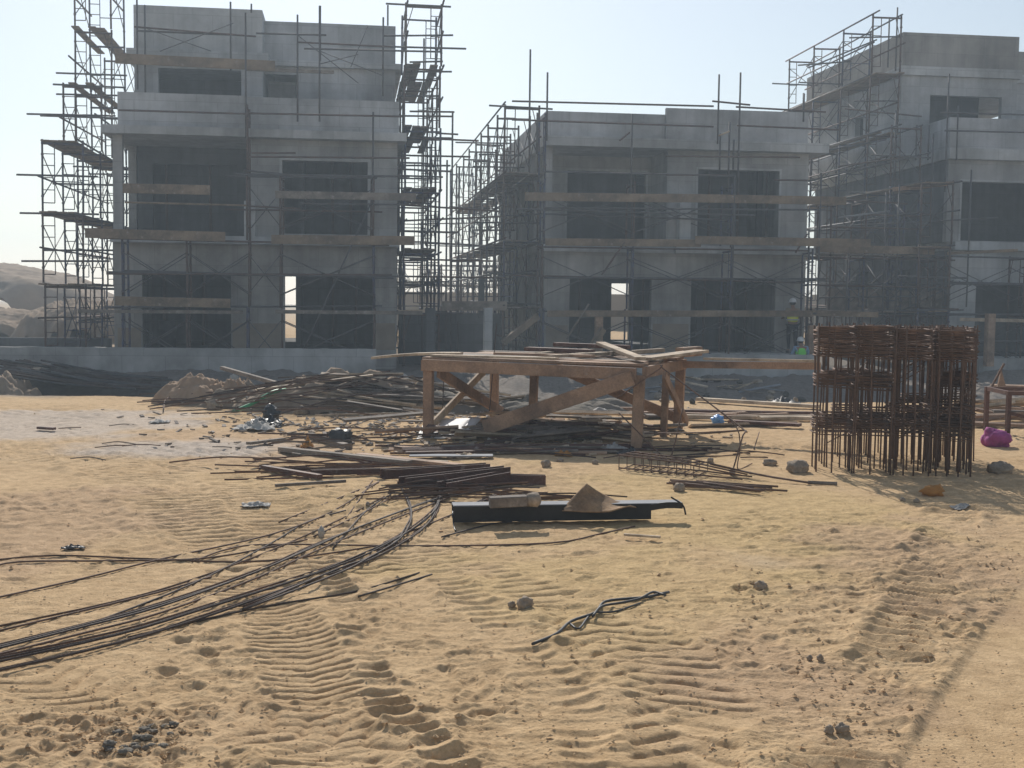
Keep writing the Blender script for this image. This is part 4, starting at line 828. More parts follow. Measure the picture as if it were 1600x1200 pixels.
loose(tb(.64, .78, T1 + .14), tb(1.0, .06, T1 + .03), .12, .04, 'wood_p', 'long bright board lying diagonally over the right half of the workbench')
loose(tb(.72, .70, T1 + .02), tb(.92, .98, T1 + .06), .08, .05, 'wood_p', 'bright round ended stick behind the diagonal board on the workbench')
loose(tb(.97, .25, T1 + .01), tb(1.12, .95, T1 + .06), .22, .035, 'wood_p', 'wide pale board on the right end of the workbench top')
loose(tb(1.03, .85, T1 + .045), tb(1.08, 1.1, T1 + .05), .12, .12, 'wood', 'short brown block on the back right corner of the workbench')
loose(tb(.86, .93, T1 - .12), tb(1.72, .75, T1 - .07), .05, .085, 'wood', 'long reddish plank sticking far out to the right of the workbench')
loose(tb(1.15, .86, T1 - .03), tb(1.70, .745, T1 - .012), .05, .03, 'wood_p', 'thin pale lath on top of the reddish plank right of the workbench')

# ------------------------------------------------------------------ rods, laths and litter on the ground
def rebar(pts, r, m, label, group=None, name='rebar', cat='steel bar', n=5, sub=4, wob=0.006, seed=0):
    P = [Vector(p) for p in pts]; out = []
    if len(P) > 2:       # Catmull-Rom through the points
        Q = [P[0] * 2 - P[1]] + P + [P[-1] * 2 - P[-2]]
        for i in range(1, len(Q) - 2):
            for k in range(sub):
                t = k / sub; a, b, c, d = Q[i-1:i+3]
                out.append(.5 * ((2*b) + (c - a) * t + (2*a - 5*b + 4*c - d) * t*t + (3*b - a - 3*c + d) * t**3))
        out.append(P[-1])
    else:
        k = 6; out = [P[0].lerp(P[1], i / k) + Vector((mnoise.noise(Vector((i, seed, 0))), mnoise.noise(Vector((i, seed, 9))), 0)) * wob for i in range(k + 1)]
    mb = MB(); mb.tube(out, r, n); return tag(mb.build(name, m), label, cat, group)
def gpts(px, dz=0.006):
    out = []
    for x, y in px:
        p = atG(x, y); z = sum(gz(p.x + a, p.y + b) for a in (-.25, -.1, 0, .1, .25) for b in (-.2, 0, .2)) / 15; out.append(Vector((p.x, p.y, z + dz + .003)))
    return out

FG = 'long bent bars from the left edge'
curves = [
 ([(-60,1036),(120,990),(250,955),(400,903),(490,862),(570,826),(690,782),(765,752)], 'upper thick run of long bars sweeping in from the left edge', 4, .010),
 ([(-60,1056),(180,1004),(330,958),(470,912),(560,880),(622,850),(662,822),(683,796),(687,768)], 'lowest run of long bars, bending up at its right end', 5, .0105),
 ([(380,958),(527,899),(580,876),(617,851),(636,829),(642,807),(635,782),(621,758)], 'hooked grey bars curling up left of the red brown channels', 3, .009),
]
for px, lb, n, sp in curves:
    for i in range(n):
        q = [(x + rnd.uniform(-3, 3), y + (i - n/2) * (sp * 520) * (1 - .55 * k / len(px)) + rnd.uniform(-1, 1)) for k, (x, y) in enumerate(px)]
        rebar(gpts(q, .008 + .007 * (i % 3)), .0065, 'rebar_d' if i % 3 else 'rebar', lb, FG + ' (' + lb.split(' ')[0] + ' run)')
singles = [
 ([(-40,880),(85,870),(240,876),(420,878),(640,846)], 'thin dark bar lying nearly level across the left, highest at the left edge'),
 ([(300,879),(360,860),(430,852),(660,853),(860,851),(940,835),(992,824)], 'long thin bar running level from the left to below the black channel'),
 ([(-40,945),(130,905),(250,876),(420,838),(520,797),(592,753)], 'straight thin bar rising to the left end of the red brown channels'),
 ([(-40,990),(180,942),(300,905),(425,862),(530,815),(600,780)], 'second straight bar rising below the first towards the channels'),
 ([(-40,1000),(240,930),(330,902)], 'short pale bar stub above the thick run at the left'),
 ([(120,985),(300,915),(420,852),(480,818),(540,800)], 'dark bar crossing the upper thick run'),
 ([(-30,895),(30,880),(180,878),(330,873),(480,845)], 'dark bar with a bent left end near the left edge'),
 ([(436,821),(592,754)], 'short straight bar ending under the channels'),
 ([(540,812),(570,770),(582,752)], 'short steep bar left of the channels'),
 ([(520,860),(575,800),(620,770)], 'short slanting bar crossing the hooked bars'),
 ([(490,840),(560,806),(640,770),(735,765)], 'bar reaching from the crossing point to below the channels'),
 ([(655,895),(555,925),(400,955),(200,1000)], 'faint low bar below the lowest run'),
 ([(600,850),(720,800),(800,764)], 'bar slanting up to the right under the channels'),
 ([(690,842),(760,822),(800,816)], 'short dark bar in front of the left end of the black channel'),
 ([(560,935),(640,912),(675,902)], 'thin stray bar lying alone in the sand below the long runs'),
 ([(725,795),(800,762)], 'straight stick leaning up from the left end of the black channel'),
]
for px, lb in singles: rebar(gpts(px), .0062, rnd.choice(('rebar', 'rebar_d')), lb)

def scatter_rods(cx, cy, rx, ry, n, lmin, lmax, r, m, label, group, a0=-.5, a1=.5, dz=.15, seed=1, name='rebar', cat='steel bar', flat=None, zfun=None):
    rg = random.Random(seed)
    for i in range(n):
        p = atG(cx + rg.gauss(0, .5) * rx, cy + rg.gauss(0, .5) * ry); a = rg.uniform(a0, a1); L = rg.uniform(lmin, lmax)
        d = Vector((math.cos(a), math.sin(a), 0)) * (L / 2); z0, z1 = rg.uniform(0.01, dz), rg.uniform(0.01, dz)
        A = Vector((p.x - d.x, p.y - d.y, gz(p.x - d.x, p.y - d.y) + z0)); B = Vector((p.x + d.x, p.y + d.y, gz(p.x + d.x, p.y + d.y) + z1))
        if zfun: A.z += zfun(A.x, A.y); B.z += zfun(B.x, B.y)
        if flat: loose(A, B, flat[0] * rg.uniform(.7, 1.4), flat[1] * rg.uniform(.7, 1.3), m if isinstance(m, str) else rg.choice(m), label, group, cat, name, upv=(rg.uniform(-.5,.5), rg.uniform(-.5,.5), 1))
        else:
            mid = (A + B) / 2 + Vector((rg.uniform(-.1, .1) * L, rg.uniform(-.1, .1) * L, rg.uniform(-.02, .06) * L)); mid.z = max(mid.z, gz(mid.x, mid.y) + .01)
            rebar([A, mid, B], r, m if isinstance(m, str) else rg.choice(m), label, group, name, cat)

def anchor(px, py): p = atG(px, py); return p, (p - C0).dot(fw)
def lumpy(px, py, wpx, hpx, m, label, name, cat, seed, amp=.35, fr=2.0, dz=.0):
    p, dd = anchor(px, py); s_ = dd / F_PX; mb = MB(); lump(mb, (p.x, p.y, p.z + hpx * s_ * .38 + dz), wpx * s_ / 2, wpx * s_ * .4, hpx * s_ * .58, seed, 3, amp, fr); return tag(mb.build(name, m), label, cat)
# dirt mounds under the rubble line on the lip
def mound(px, py, rx, ry, h, m, label, seed, rough=.3):
    p = atG(px, py); return tag(heap('dirt_heap', (p.x, p.y, gz(p.x, p.y)), rx, ry, h, m, seed, 46, rough, 1.6, .06), label, 'dirt heap')
mound(304, 629, .62, .55, .46, 'dirt_h', 'brown heap of earth at the edge of the sunlit sand, behind the rubble', 5, .22)
mound(368, 630, .65, .5, .34, 'dirt_h', 'low crumbly brown heap right of the brown earth heap', 9, .6)
mound(560, 640, 1.9, .9, .50, 'dirt_g', 'grey brown mound buried in rusty bars and laths', 15, .5)
mound(410, 634, 1.3, .7, .30, 'dirt_g', 'low grey mound at the left end of the tangled bars', 25, .6)
mound(700, 640, 1.3, .8, .26, 'dirt_m', 'grey mound behind the left legs of the workbench', 35, .5)
mound(870, 640, 1.5, .8, .22, 'dirt_m', 'low grey mound behind the workbench', 36, .5)
pm = atG(560, 640)
def moundz(x, y): return .42 * math.exp(-((x - pm.x) / 1.7) ** 2 - ((y - pm.y) / .8) ** 2)
RG = 'rusty bars tangled in the rubble left of the workbench'
scatter_rods(540, 640, 150, 14, 62, .8, 3.0, .009, ('rebar', 'rebar_d'), 'rusty bar in the tangled rubble left of the workbench', RG, -.5, .6, .20, 11, zfun=moundz)
scatter_rods(360, 634, 110, 12, 20, .7, 2.2, .009, ('rebar', 'rebar_d'), 'rusty bar at the thin left end of the rubble tangle', RG + ', left end', -.2, .6, .12, 12)
scatter_rods(590, 642, 150, 15, 48, .4, 1.8, 0, ('wood_g', 'wood_p', 'wood_p', 'wood_g'), 'grey brown lath mixed into the rubble left of the workbench', 'laths in the rubble left of the workbench', -.5, .4, .18, 13, 'lath', 'lath', (.07, .025), moundz)
def stick(a, b, wd, ht, m, label, za=.02, zb=.02, name='lath', cat='lath', group=None, upv=(0,0,1)):
    return loose(atG(*a, za), atG(*b, zb), wd, ht, m, label, group, cat, name, upv)
A = atD(347, 575, 21.0); B = atD(478, 612, 19.6); loose(A, B, .09, .06, 'wood_g', 'long grey brown beam slanting down out of the rubble heap', None, 'beam', 'beam')
A = atD(545, 612, 18.6); B = atD(536, 655, 18.3); loose(A, B, .16, .03, 'zinc', 'upright bent grey sheet strip in the rubble', None, 'sheet strip', 'sheet_strip', upv=(1,0,0))
A = atD(590, 600, 18.6); B = atD(668, 640, 17.6); loose(A, B, .14, .04, 'wood_g', 'wide grey board leaning down against the left side of the workbench')
rebar([atD(362, 644, 17.2), atD(395, 630, 17.4), atD(425, 613, 17.6), atD(446, 609, 17.8)], .026, 'green', 'green plastic hose lying over the rubble', None, 'hose', 'hose', 7)
rebar([atG(255, 646, .03), atG(265, 632, .12), atG(330, 622, .22), atG(420, 612, .35)], .010, 'rebar', 'bent bar arching out at the far left of the rubble')
# debris under and round the workbench
UG = 'offcuts strewn under the workbench'
scatter_rods(850, 680, 170, 17, 84, .25, 1.3, 0, ('wood', 'wood_g', 'wood_p', 'wood_p', 'chan', 'wood_g'), 'wood offcut strewn on the sand under the workbench', UG, -.7, .6, .16, 21, 'offcut', 'offcut', (.075, .025))
scatter_rods(800, 706, 150, 8, 30, .6, 2.2, 0, ('wood_g', 'wood', 'chan', 'wood_p'), 'lath lying flat in front of the workbench', 'laths in front of the workbench', -.25, .12, .05, 22, 'lath', 'lath', (.05, .02))
scatter_rods(830, 690, 190, 20, 26, .5, 2.0, .008, ('rebar', 'rebar_d'), 'thin rusty bar among the offcuts under the workbench', 'bars under the workbench', -.4, .4, .08, 23)
scatter_rods(520, 738, 110, 12, 22, .4, 1.5, .008, ('rebar', 'chan'), 'short rusty bar in the sparse scatter left of the channels', 'bars left of the channels', -.4, .3, .05, 24)
scatter_rods(530, 692, 90, 12, 14, .4, 1.2, .010, ('rebar', 'wood_g'), 'crooked stick lying in the sand left of the workbench', 'sticks left of the workbench', -.7, .5, .10, 25, 'stick', 'stick')
scatter_rods(700, 775, 70, 10, 22, .4, 1.4, .007, ('rebar', 'rebar_d'), 'thin bar in the snarl under the red brown channels', 'bars under the red brown channels', -.2, .8, .06, 26)
scatter_rods(850, 783, 90, 6, 12, .4, 1.2, .007, ('rebar', 'rebar_d'), 'thin bar behind the black channel', 'bars behind the black channel', -.2, .3, .05, 27)
scatter_rods(1170, 655, 160, 9, 12, .6, 2.0, 0, ('wood', 'wood_g', 'wood_p'), 'plank lying on the sand behind the bent wires', 'planks lying behind the bent wires', -.15, .15, .08, 28, 'plank', 'plank', (.11, .035))
scatter_rods(1120, 715, 120, 14, 12, .3, 1.1, .007, ('rebar', 'rebar_d'), 'short rusty bar on the open sand right of the workbench', 'bars right of the workbench', -.3, .3, .03, 29)
scatter_rods(250, 700, 160, 40, 8, .2, .5, .006, ('rebar', 'wood_g'), 'small dark stick on the open sand at the left', 'sticks on the open sand at the left', -.3, .3, .02, 30, 'stick', 'stick')
scatter_rods(1580, 655, 40, 22, 16, .5, 1.6, 0, ('wood', 'wood_g', 'wood_p'), 'timber offcut in the pile at the right photo edge', 'timber pile at the right edge', -.3, .3, .25, 31, 'offcut', 'offcut', (.10, .04))
for a, b, wd, ht, m, lb in (((1040, 648), (1290, 652), .10, .06, 'chan', 'long dark red beam lying behind the blue bag'), ((1060, 656), (1300, 660), .12, .05, 'wood_p', 'long pale plank right behind the blue bag'), ((1140, 664), (1250, 670), .14, .04, 'chan', 'short dark plank half sunk in sand right of the blue bag'), ((880, 644), (1060, 645), .10, .06, 'wood', 'brown beam lying behind the workbench legs'), ((1300, 652), (1600, 655), .10, .05, 'wood_p', 'pale plank seen through the rebar cages'),
        ((1090, 628), (1280, 640), .16, .05, 'wood_p', 'thin pale plank at the lip of the sand left of the cages')):
    stick(a, b, wd, ht, m, lb, .05, .05, 'beam', 'beam')
for nm_, mm_, cx__, cy__, rx__, ry__, nn__ in (('wood_chips', 'wood_p', 840, 685, 230, 26, 420), ('wood_splinters', 'wood_g', 560, 660, 280, 40, 500), ('rubble_chips', 'stone_l', 720, 655, 280, 30, 300)):
    mb = MB(); rg = random.Random(nn__ + cx__)
    for _ in range(nn__):
        p = atG(cx__ + rg.gauss(0, .5) * rx__, cy__ + rg.gauss(0, .5) * ry__); p.z += (moundz(p.x, p.y) if cx__ < 700 else 0) + .015; L = rg.uniform(.02, .14); a = rg.uniform(0, 3.14)
        d = Vector((math.cos(a), math.sin(a), rg.uniform(-.2, .3))) * L
        if mm_ == 'stone_l': crumb(mb, p, rg.uniform(.015, .05))
        else: mb.bar(p - d * .5, p + d * .5, rg.uniform(.012, .05), rg.uniform(.006, .02))
    tag(mb.build(nm_, mm_), 'loose ' + nm_.replace('_', ' ') + ' strewn among the bars and boards', 'litter', kind='stuff')
scatter_rods(1130, 606, 130, 14, 14, .4, 1.6, 0, ('wood_g', 'wood_p', 'zinc'), 'pale scrap of wood lying on the shaded bank behind the workbench', 'scraps on the shaded bank', -.8, .8, .12, 33, 'offcut', 'offcut', (.08, .03))
rg = random.Random(91)
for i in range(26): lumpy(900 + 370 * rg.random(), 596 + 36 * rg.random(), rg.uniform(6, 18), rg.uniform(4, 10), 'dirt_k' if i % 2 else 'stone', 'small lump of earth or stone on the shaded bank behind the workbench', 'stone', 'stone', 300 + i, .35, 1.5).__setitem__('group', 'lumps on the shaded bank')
# red brown steel channels
def channel(a, b, w_, h_, m, label, za=.02, zb=.02, roll=0.0, t=.010, name='steel_channel', cat='steel channel'):
    a = atG(*a, za); b = atG(*b, zb); d = (b - a).normalized(); sd = d.cross(Vector((0,0,1))).normalized(); u = sd.cross(d)
    q = Matrix.Rotation(roll, 3, d); sd = q @ sd; u = q @ u
    pr = [(-w_/2, 0), (w_/2, 0), (w_/2, h_), (w_/2 - t, h_), (w_/2 - t, t), (-w_/2 + t, t), (-w_/2 + t, h_), (-w_/2, h_)]
    vs = [a + sd*x + u*z for x, z in pr] + [b + sd*x + u*z for x, z in pr]
    mb = MB(); mb.add(vs, [(i, (i+1) % 8, 8 + (i+1) % 8, 8 + i) for i in range(8)] + [tuple(reversed(range(8))), tuple(range(8, 16))]); return tag(mb.build(name, m), label, cat)
channel((597, 757), (762, 748), .10, .085, 'chan', 'left end red brown channel, longest on top of its bundle', .05, .06)
channel((628, 766), (792, 752), .11, .09, 'chan', 'red brown channel in the middle of its bundle', .02, .05)
channel((690, 772), (790, 757), .12, .10, 'chan', 'front red brown channel, shortest of its bundle', .0, .02)
channel((792, 757), (852, 757), .08, .085, 'chan', 'short red brown channel piece at the right end of the bundle', .01, .0)
channel((486, 746), (657, 741), .06, .05, 'chan', 'thin red brown channel left of the bundle')
for a, b, wd, ht, m, lb in (((439, 706), (640, 728), .10, .05, 'wood_g', 'long grey brown plank above the channels, left piece'), ((560, 716), (785, 741), .12, .05, 'wood', 'long brown plank reaching from the middle to the channels'), ((412, 735), (500, 750), .06, .04, 'chan', 'short dark plank at the far left of the scatter'),
        ((600, 722), (700, 727), .05, .03, 'wood_p', 'pale lath next to the long brown plank'), ((484, 684), (545, 703), .09, .06, 'wood_g', 'thick grey stick left of the workbench'), ((640, 716), (770, 716), .16, .012, 'zinc', 'thin grey sheet strip in front of the workbench'),
        ((430, 764), (540, 757), .03, .025, 'wood_g', 'thin dark stick in the sand left of the channels'), ((388, 697), (443, 690), .06, .03, 'wood_g', 'short grey plank alone left of the scatter'), ((975, 842), (1032, 846), .025, .015, 'wood_p', 'tiny pale stick below the black channel'), ((60, 672), (85, 676), .06, .03, 'chan', 'small dark stick on the grey sand at left')):
    stick(a, b, wd, ht, m, lb, .03, .03, 'plank', 'plank')
# black channel with a wooden block and a cardboard sheet lying on it
ch_a, ch_b = (708, 822), (1066, 817)
a = atG(*ch_a, .03); b = atG(*ch_b, .035); d = (b - a).normalized(); back = Vector((-d.y, d.x, 0))
bc = thing('black_channel', (a + b) / 2, 'long black steel channel lying on the sand with a torn right end', 'steel channel')
mb = MB(); b1 = a + d * ((b - a).length * .86)
mb.bar(a + Vector((0,0,.055)), b1 + Vector((0,0,.055)), .012, .115, (0,0,1)); mb.build('web', 'black', bc)
mb = MB(); mb.bar(a + back*.075 + Vector((0,0,.117)), b + back*.075 + Vector((0,0,.112)), .15, .008, (0,0,1)); mb.build('lit_top_flange', 'zinc', bc)  # pale zinc on black steel puts the sunlit rim into the colour
mb = MB(); mb.bar(b1 + Vector((0,0,.085)), b + Vector((0,0,.095)), .010, .045, (0,0,1), False, .01); mb.build('torn_lip', 'black', bc)
mb = MB(); mb.bar(a + back*.15 + Vector((0,0,.055)), b1 + back*.15 + Vector((0,0,.055)), .012, .10, (0,0,1)); mb.build('web', 'black', bc)
rebar([atG(707, 820, .1), atG(709, 826, .02), atG(712, 832, .01)], .006, 'black', 'thin black wire hanging from the left end of the black channel', None, 'wire', 'wire')
rebar([b + Vector((-.09,0,.16)), b + Vector((.0,0,.10)), b + Vector((.02,-.02,.03))], .007, 'black', 'thin black wire at the torn right end of the channel', None, 'wire', 'wire')
z1 = a.z + .125
pa = atZ(766, 794, z1); pb = atZ(846, 793, z1)
mb = MB(); n = 7; pts = [pa.lerp(pb, i / n) + Vector((0, .05, .045 + .02 * (i > 4))) for i in range(n + 1)]; mb.bar(pa + Vector((0,.05,.035)), pa.lerp(pb, .72) + Vector((0,.05,.045)), .10, .075, (0,0,1), True); tag(mb.build('wood_block', 'wood_g'), 'short grey wooden block lying on the left half of the black channel', 'wood block')
mb = MB(); lump(mb, pa.lerp(pb, .84) + Vector((0,.05,.05)), .07, .06, .055, 4, 2, .25); tag(mb.build('cement_lump', 'stone'), 'grey brown lump at the right end of the wooden block', 'lump')
# cardboard: folded sheet
def sheet(name, m, label, cat, pts, thick=.006, rows=None, crump=.0, seed=0, n=14):
    """bilinear sheet between a bottom row and a top row of 3D points, crumpled, with thickness"""
    bot, top = pts; k = len(bot); vs = []; fs = []
    N = n; Mm = (k - 1) * 6
    def lerp_row(row, t):
        t *= (k - 1); i = min(int(t), k - 2); return row[i].lerp(row[i+1], t - i)
    for j in range(N + 1):
        for i in range(Mm + 1):
            p = lerp_row(bot, i / Mm).lerp(lerp_row(top, i / Mm), j / N)
            q = Vector((i / Mm * 2.6 + seed, j / N * 2.2, seed))
            p = p + Vector((mnoise.noise(q), mnoise.noise(q + Vector((9,0,0))), mnoise.noise(q + Vector((0,9,0))))) * crump
            vs.append(p)
    W = Mm + 1
    for j in range(N):
        for i in range(Mm): fs.append((j*W + i, j*W + i + 1, (j+1)*W + i + 1, (j+1)*W + i))
    mb = MB(); mb.add(vs, fs, True); o = mb.build(name, m); md = o.modifiers.new('thickness', 'SOLIDIFY'); md.thickness = thick
    return tag(o, label, cat)
D = (a - C0).dot(fw)
bot = [atD(878, 797, D + .02), atD(912, 800, D - .01), atD(950, 799, D), atD(985, 789, D + .1), atD(1003, 793, D + .2)]
top = [atD(884, 790, D + .10), atD(916, 757, D + .16), atD(940, 772, D + .20), atD(962, 783, D + .3), atD(1000, 784, D + .4)]
sheet('cardboard_sheet', 'card', 'torn brown cardboard sheet propped up on the black channel', 'cardboard', (bot, top), .008, crump=.022, seed=2)

# ------------------------------------------------------------------ bent wires, flat cage, bar bundle right of the bench
Dw = 12.3
def dpts(px, D0=Dw, dD=0): return [atD(x, y, D0 + dD * i) for i, (x, y) in enumerate(px)]
def anchor(px, py): p = atG(px, py); return p, (p - C0).dot(fw)
g1_, d1 = anchor(1143, 742); g2_, d2 = anchor(1046, 724); g3_, d3 = anchor(1157, 733)
rebar([atD(964, 622, d2 + .6), atD(1031, 576, d1 + 1.2), atD(1036, 576, d1 + 1.2), atD(1111, 632, d1 + .7), atD(1163, 672, d1 + .2), atD(1161, 680, d1 + .1), g1_], .008, 'rebar', 'tall bent wire arching from the workbench down to the sand', None, 'bent_wire', 'wire', sub=3)
rebar([atD(1067, 637, d2 + .2), atD(1055, 690, d2 + .1), g2_], .008, 'rebar', 'nearly upright wire right of the workbench', None, 'bent_wire', 'wire')
rebar([atD(1007, 677, d2 + .4), atD(1090, 676, d1 + .5), atD(1162, 672, d1 + .2)], .007, 'rebar', 'level wire meeting the tall bent wire at its elbow', None, 'bent_wire', 'wire')
rebar([atD(1111, 632, d1 + .8), atD(1150, 666, d1 + .5), atD(1156, 700, d1 + .3), atD(1152, 728, d3), g3_, atG(1175, 727, .02)], .006, 'rebar', 'thin curled wire just right of the tall bent wire', None, 'bent_wire', 'wire', sub=3)
rebar([atD(967, 645, d2 + .5), atD(1005, 683, d2 + .3), g2_], .008, 'rebar', 'wire slanting down across the right front leg of the workbench', None, 'bent_wire', 'wire')
rebar([atG(1178, 703, .01), atG(1186, 692, .12)], .006, 'rebar', 'short stub of wire standing in the open sand', None, 'bent_wire', 'wire')
rebar([atD(691, 655, 15.2), atD(695, 548, 15.2)], .006, 'rebar_d', 'left upright thin rod behind the crossed brace of the workbench', None, 'rod', 'rod')
rebar([atD(765, 642, 15.6), atD(776, 505, 15.6)], .006, 'rebar_d', 'upright thin rod rising above the middle of the workbench', None, 'rod', 'rod')
mb = MB(); lump(mb, g1_ + Vector((0, -.02, .03)), .03, .03, .045, 3, 2, .1); tag(mb.build('concrete_spacer', 'stone_l'), 'small pale lump at the foot of the tall bent wire', 'lump')
# flat beam cage
A = atG(967, 734, .02); B = atG(1160, 752, .02); d = (B - A); L = d.length; d.normalize(); sd = Vector((-d.y, d.x, 0)); fc = thing('beam_cage', A, 'flat rusty beam cage of bars and stirrups lying on the sand', 'rebar cage')
for x, z in ((0, 0), (.30, 0), (0, .13), (.30, .13), (.15, .13)):
    mb = MB(); mb.tube([A + sd*x + Vector((0,0,z)), A + sd*x + d*(L*.5) + Vector((0,0,z*.8)), B + sd*x*.7 + Vector((0,0,z*.25))], .008, 5); mb.build('long_bar', 'rebar', fc)
for i in range(10):
    t = i / 9 * .62; q = A + d*(L*t); z = .13 * (1 - t*.5); mb = MB(); mb.tube([q + Vector((0,0,-.02)), q + sd*.3, q + sd*.3 + Vector((0,0,z)), q + Vector((0,0,z))], .006, 4, True); mb.build('stirrup', 'rebar', fc)
rebar([atG(1110, 738, .08), atG(1190, 751, .05), atG(1265, 758, .02)], .011, 'rebar', 'long dark bar running right from the flat beam cage')
rebar([atG(1262, 757, .02), atG(1308, 759, .02)], .018, 'wood_g', 'short grey pipe end right of the flat beam cage', None, 'pipe', 'pipe')
rg = random.Random(77)
for i in range(9):
    x0_ = 1040 + rg.uniform(0, 60); y0_ = 757 + i * .9; x1_ = 1235 - rg.uniform(0, 60); y1_ = 768 + i * .9
    rebar([atG(x0_, y0_, .02 + .05 * rg.random()), atG(x1_, y1_, .02 + .03 * rg.random())], .010, 'rebar', 'bar in the small bundle in front of the flat beam cage', 'bar bundle in front of the flat beam cage')

# ------------------------------------------------------------------ upright rebar cages at the right
cFL = atG(1274, 737); cFR = atG(1511, 745); cx_ = Vector((cFR.x - cFL.x, cFR.y - cFL.y, 0)); cW = cx_.length; cx_.normalize(); cy_ = (Vector((cFL.x, cFL.y, 0)).normalized() + Vector((.17, 0, 0))).normalized(); CH = 1.43
NX, NYc = 4, 4; cw = cW / NX - .025; cdp = .42
barmesh = None
def mk_mesh(name, mb, m):
    me = bpy.data.meshes.new(name); me.from_pydata([tuple(v) for v in mb.v], [], mb.f); me.polygons.foreach_set('use_smooth', mb.sm); me.materials.append(M[m]); return me
rg = random.Random(5)
VB = []
for q in range(6):
    mb = MB(); x = 0; mb.tube([(0,0,-.02), (rg.uniform(-.012,.012), rg.uniform(-.012,.012), .5), (rg.uniform(-.015,.015), rg.uniform(-.015,.015), 1.0), (rg.uniform(-.02,.02), rg.uniform(-.02,.02), CH + rg.uniform(-.03,.03))], .0085, 5); VB.append(mk_mesh('vertical_bar', mb, 'rebar'))
def band(z0, n, st, w_, d_, j=.012):
    mb = MB()
    for i in range(n):
        z = z0 + i * st; o_ = [rg.uniform(-j, j) for _ in range(8)]
        mb.tube([(o_[0], o_[1], z), (w_ + o_[2], o_[3], z + rg.uniform(-j, j)), (w_ + o_[4], d_ + o_[5], z), (o_[6], d_ + o_[7], z + rg.uniform(-j, j))], .0075, 4, True)
    return mk_mesh('stirrup_band', mb, 'rebar')
BANDS = [(band(.38, 9, .02, cw, cdp, .02), 0), (band(.84, 8, .016, cw, cdp, .02), 0), (band(1.12, 12, .022, cw, cdp), 1), (band(1.37, 4, .015, cw, cdp, .02), 0), (band(.62, 3, .03, cw, cdp, .02), 2)]
names_row = ['front', 'second', 'third', 'back']; names_col = ['leftmost', 'inner left', 'inner right', 'rightmost']
for iy in range(NYc):
    for ix in range(NX):
        p = cFL + cx_ * (ix * (cW / NX) * 1.04) + cy_ * (iy * (cdp + .06)) + Vector((0, 0, .0)) + cx_ * rg.uniform(-.02, .02)
        if (ix < 2 and iy == 2) or (ix == 2 and iy == 1): continue
        p.z = gz(p.x, p.y)
        cg = thing('rebar_cage', p, f'standing rusty rebar cage, {names_row[iy]} row, {names_col[ix]} of the cluster', 'rebar cage', 'rebar cages standing in a cluster')
        cg.rotation_euler.z = math.atan2(cx_.y, cx_.x) + rg.uniform(-.03, .03)
        xs = [0, .45, 1] if ix < 2 else [0, .33, .62, 1]
        spots_ = [(t * cw, 0) for t in xs] + [(t * cw, cdp) for t in xs] + [(0, cdp * .5), (cw, cdp * .5)]
        if ix == 3: spots_ += [(cw * .5, cdp * .33), (cw * .25, cdp * .66)]
        for sx_, sy_ in spots_:
            o = bpy.data.objects.new('vertical_bar', rg.choice(VB)); col.objects.link(o); o.parent = cg; o.location = (sx_ + rg.uniform(-.012, .012), sy_, 0)
        for me, md in BANDS:
            if md == 2 and ix < 2 or me is BANDS[1][0] and rg.random() < .3: continue
            o = bpy.data.objects.new('stirrup_band', me); col.objects.link(o); o.parent = cg; o.location = (0, 0, rg.uniform(-.015, .015))
        for _ in range(3 if ix >= 2 else 1):
            mb = MB(); z = rg.uniform(.15, 1.2); mb.tube([(rg.uniform(0, .1), rg.uniform(0, cdp), z), (cw, rg.uniform(0, cdp), z + rg.uniform(-.05, .3))], .006, 4); mb.build('tie_bar', 'rebar', cg, local=True)

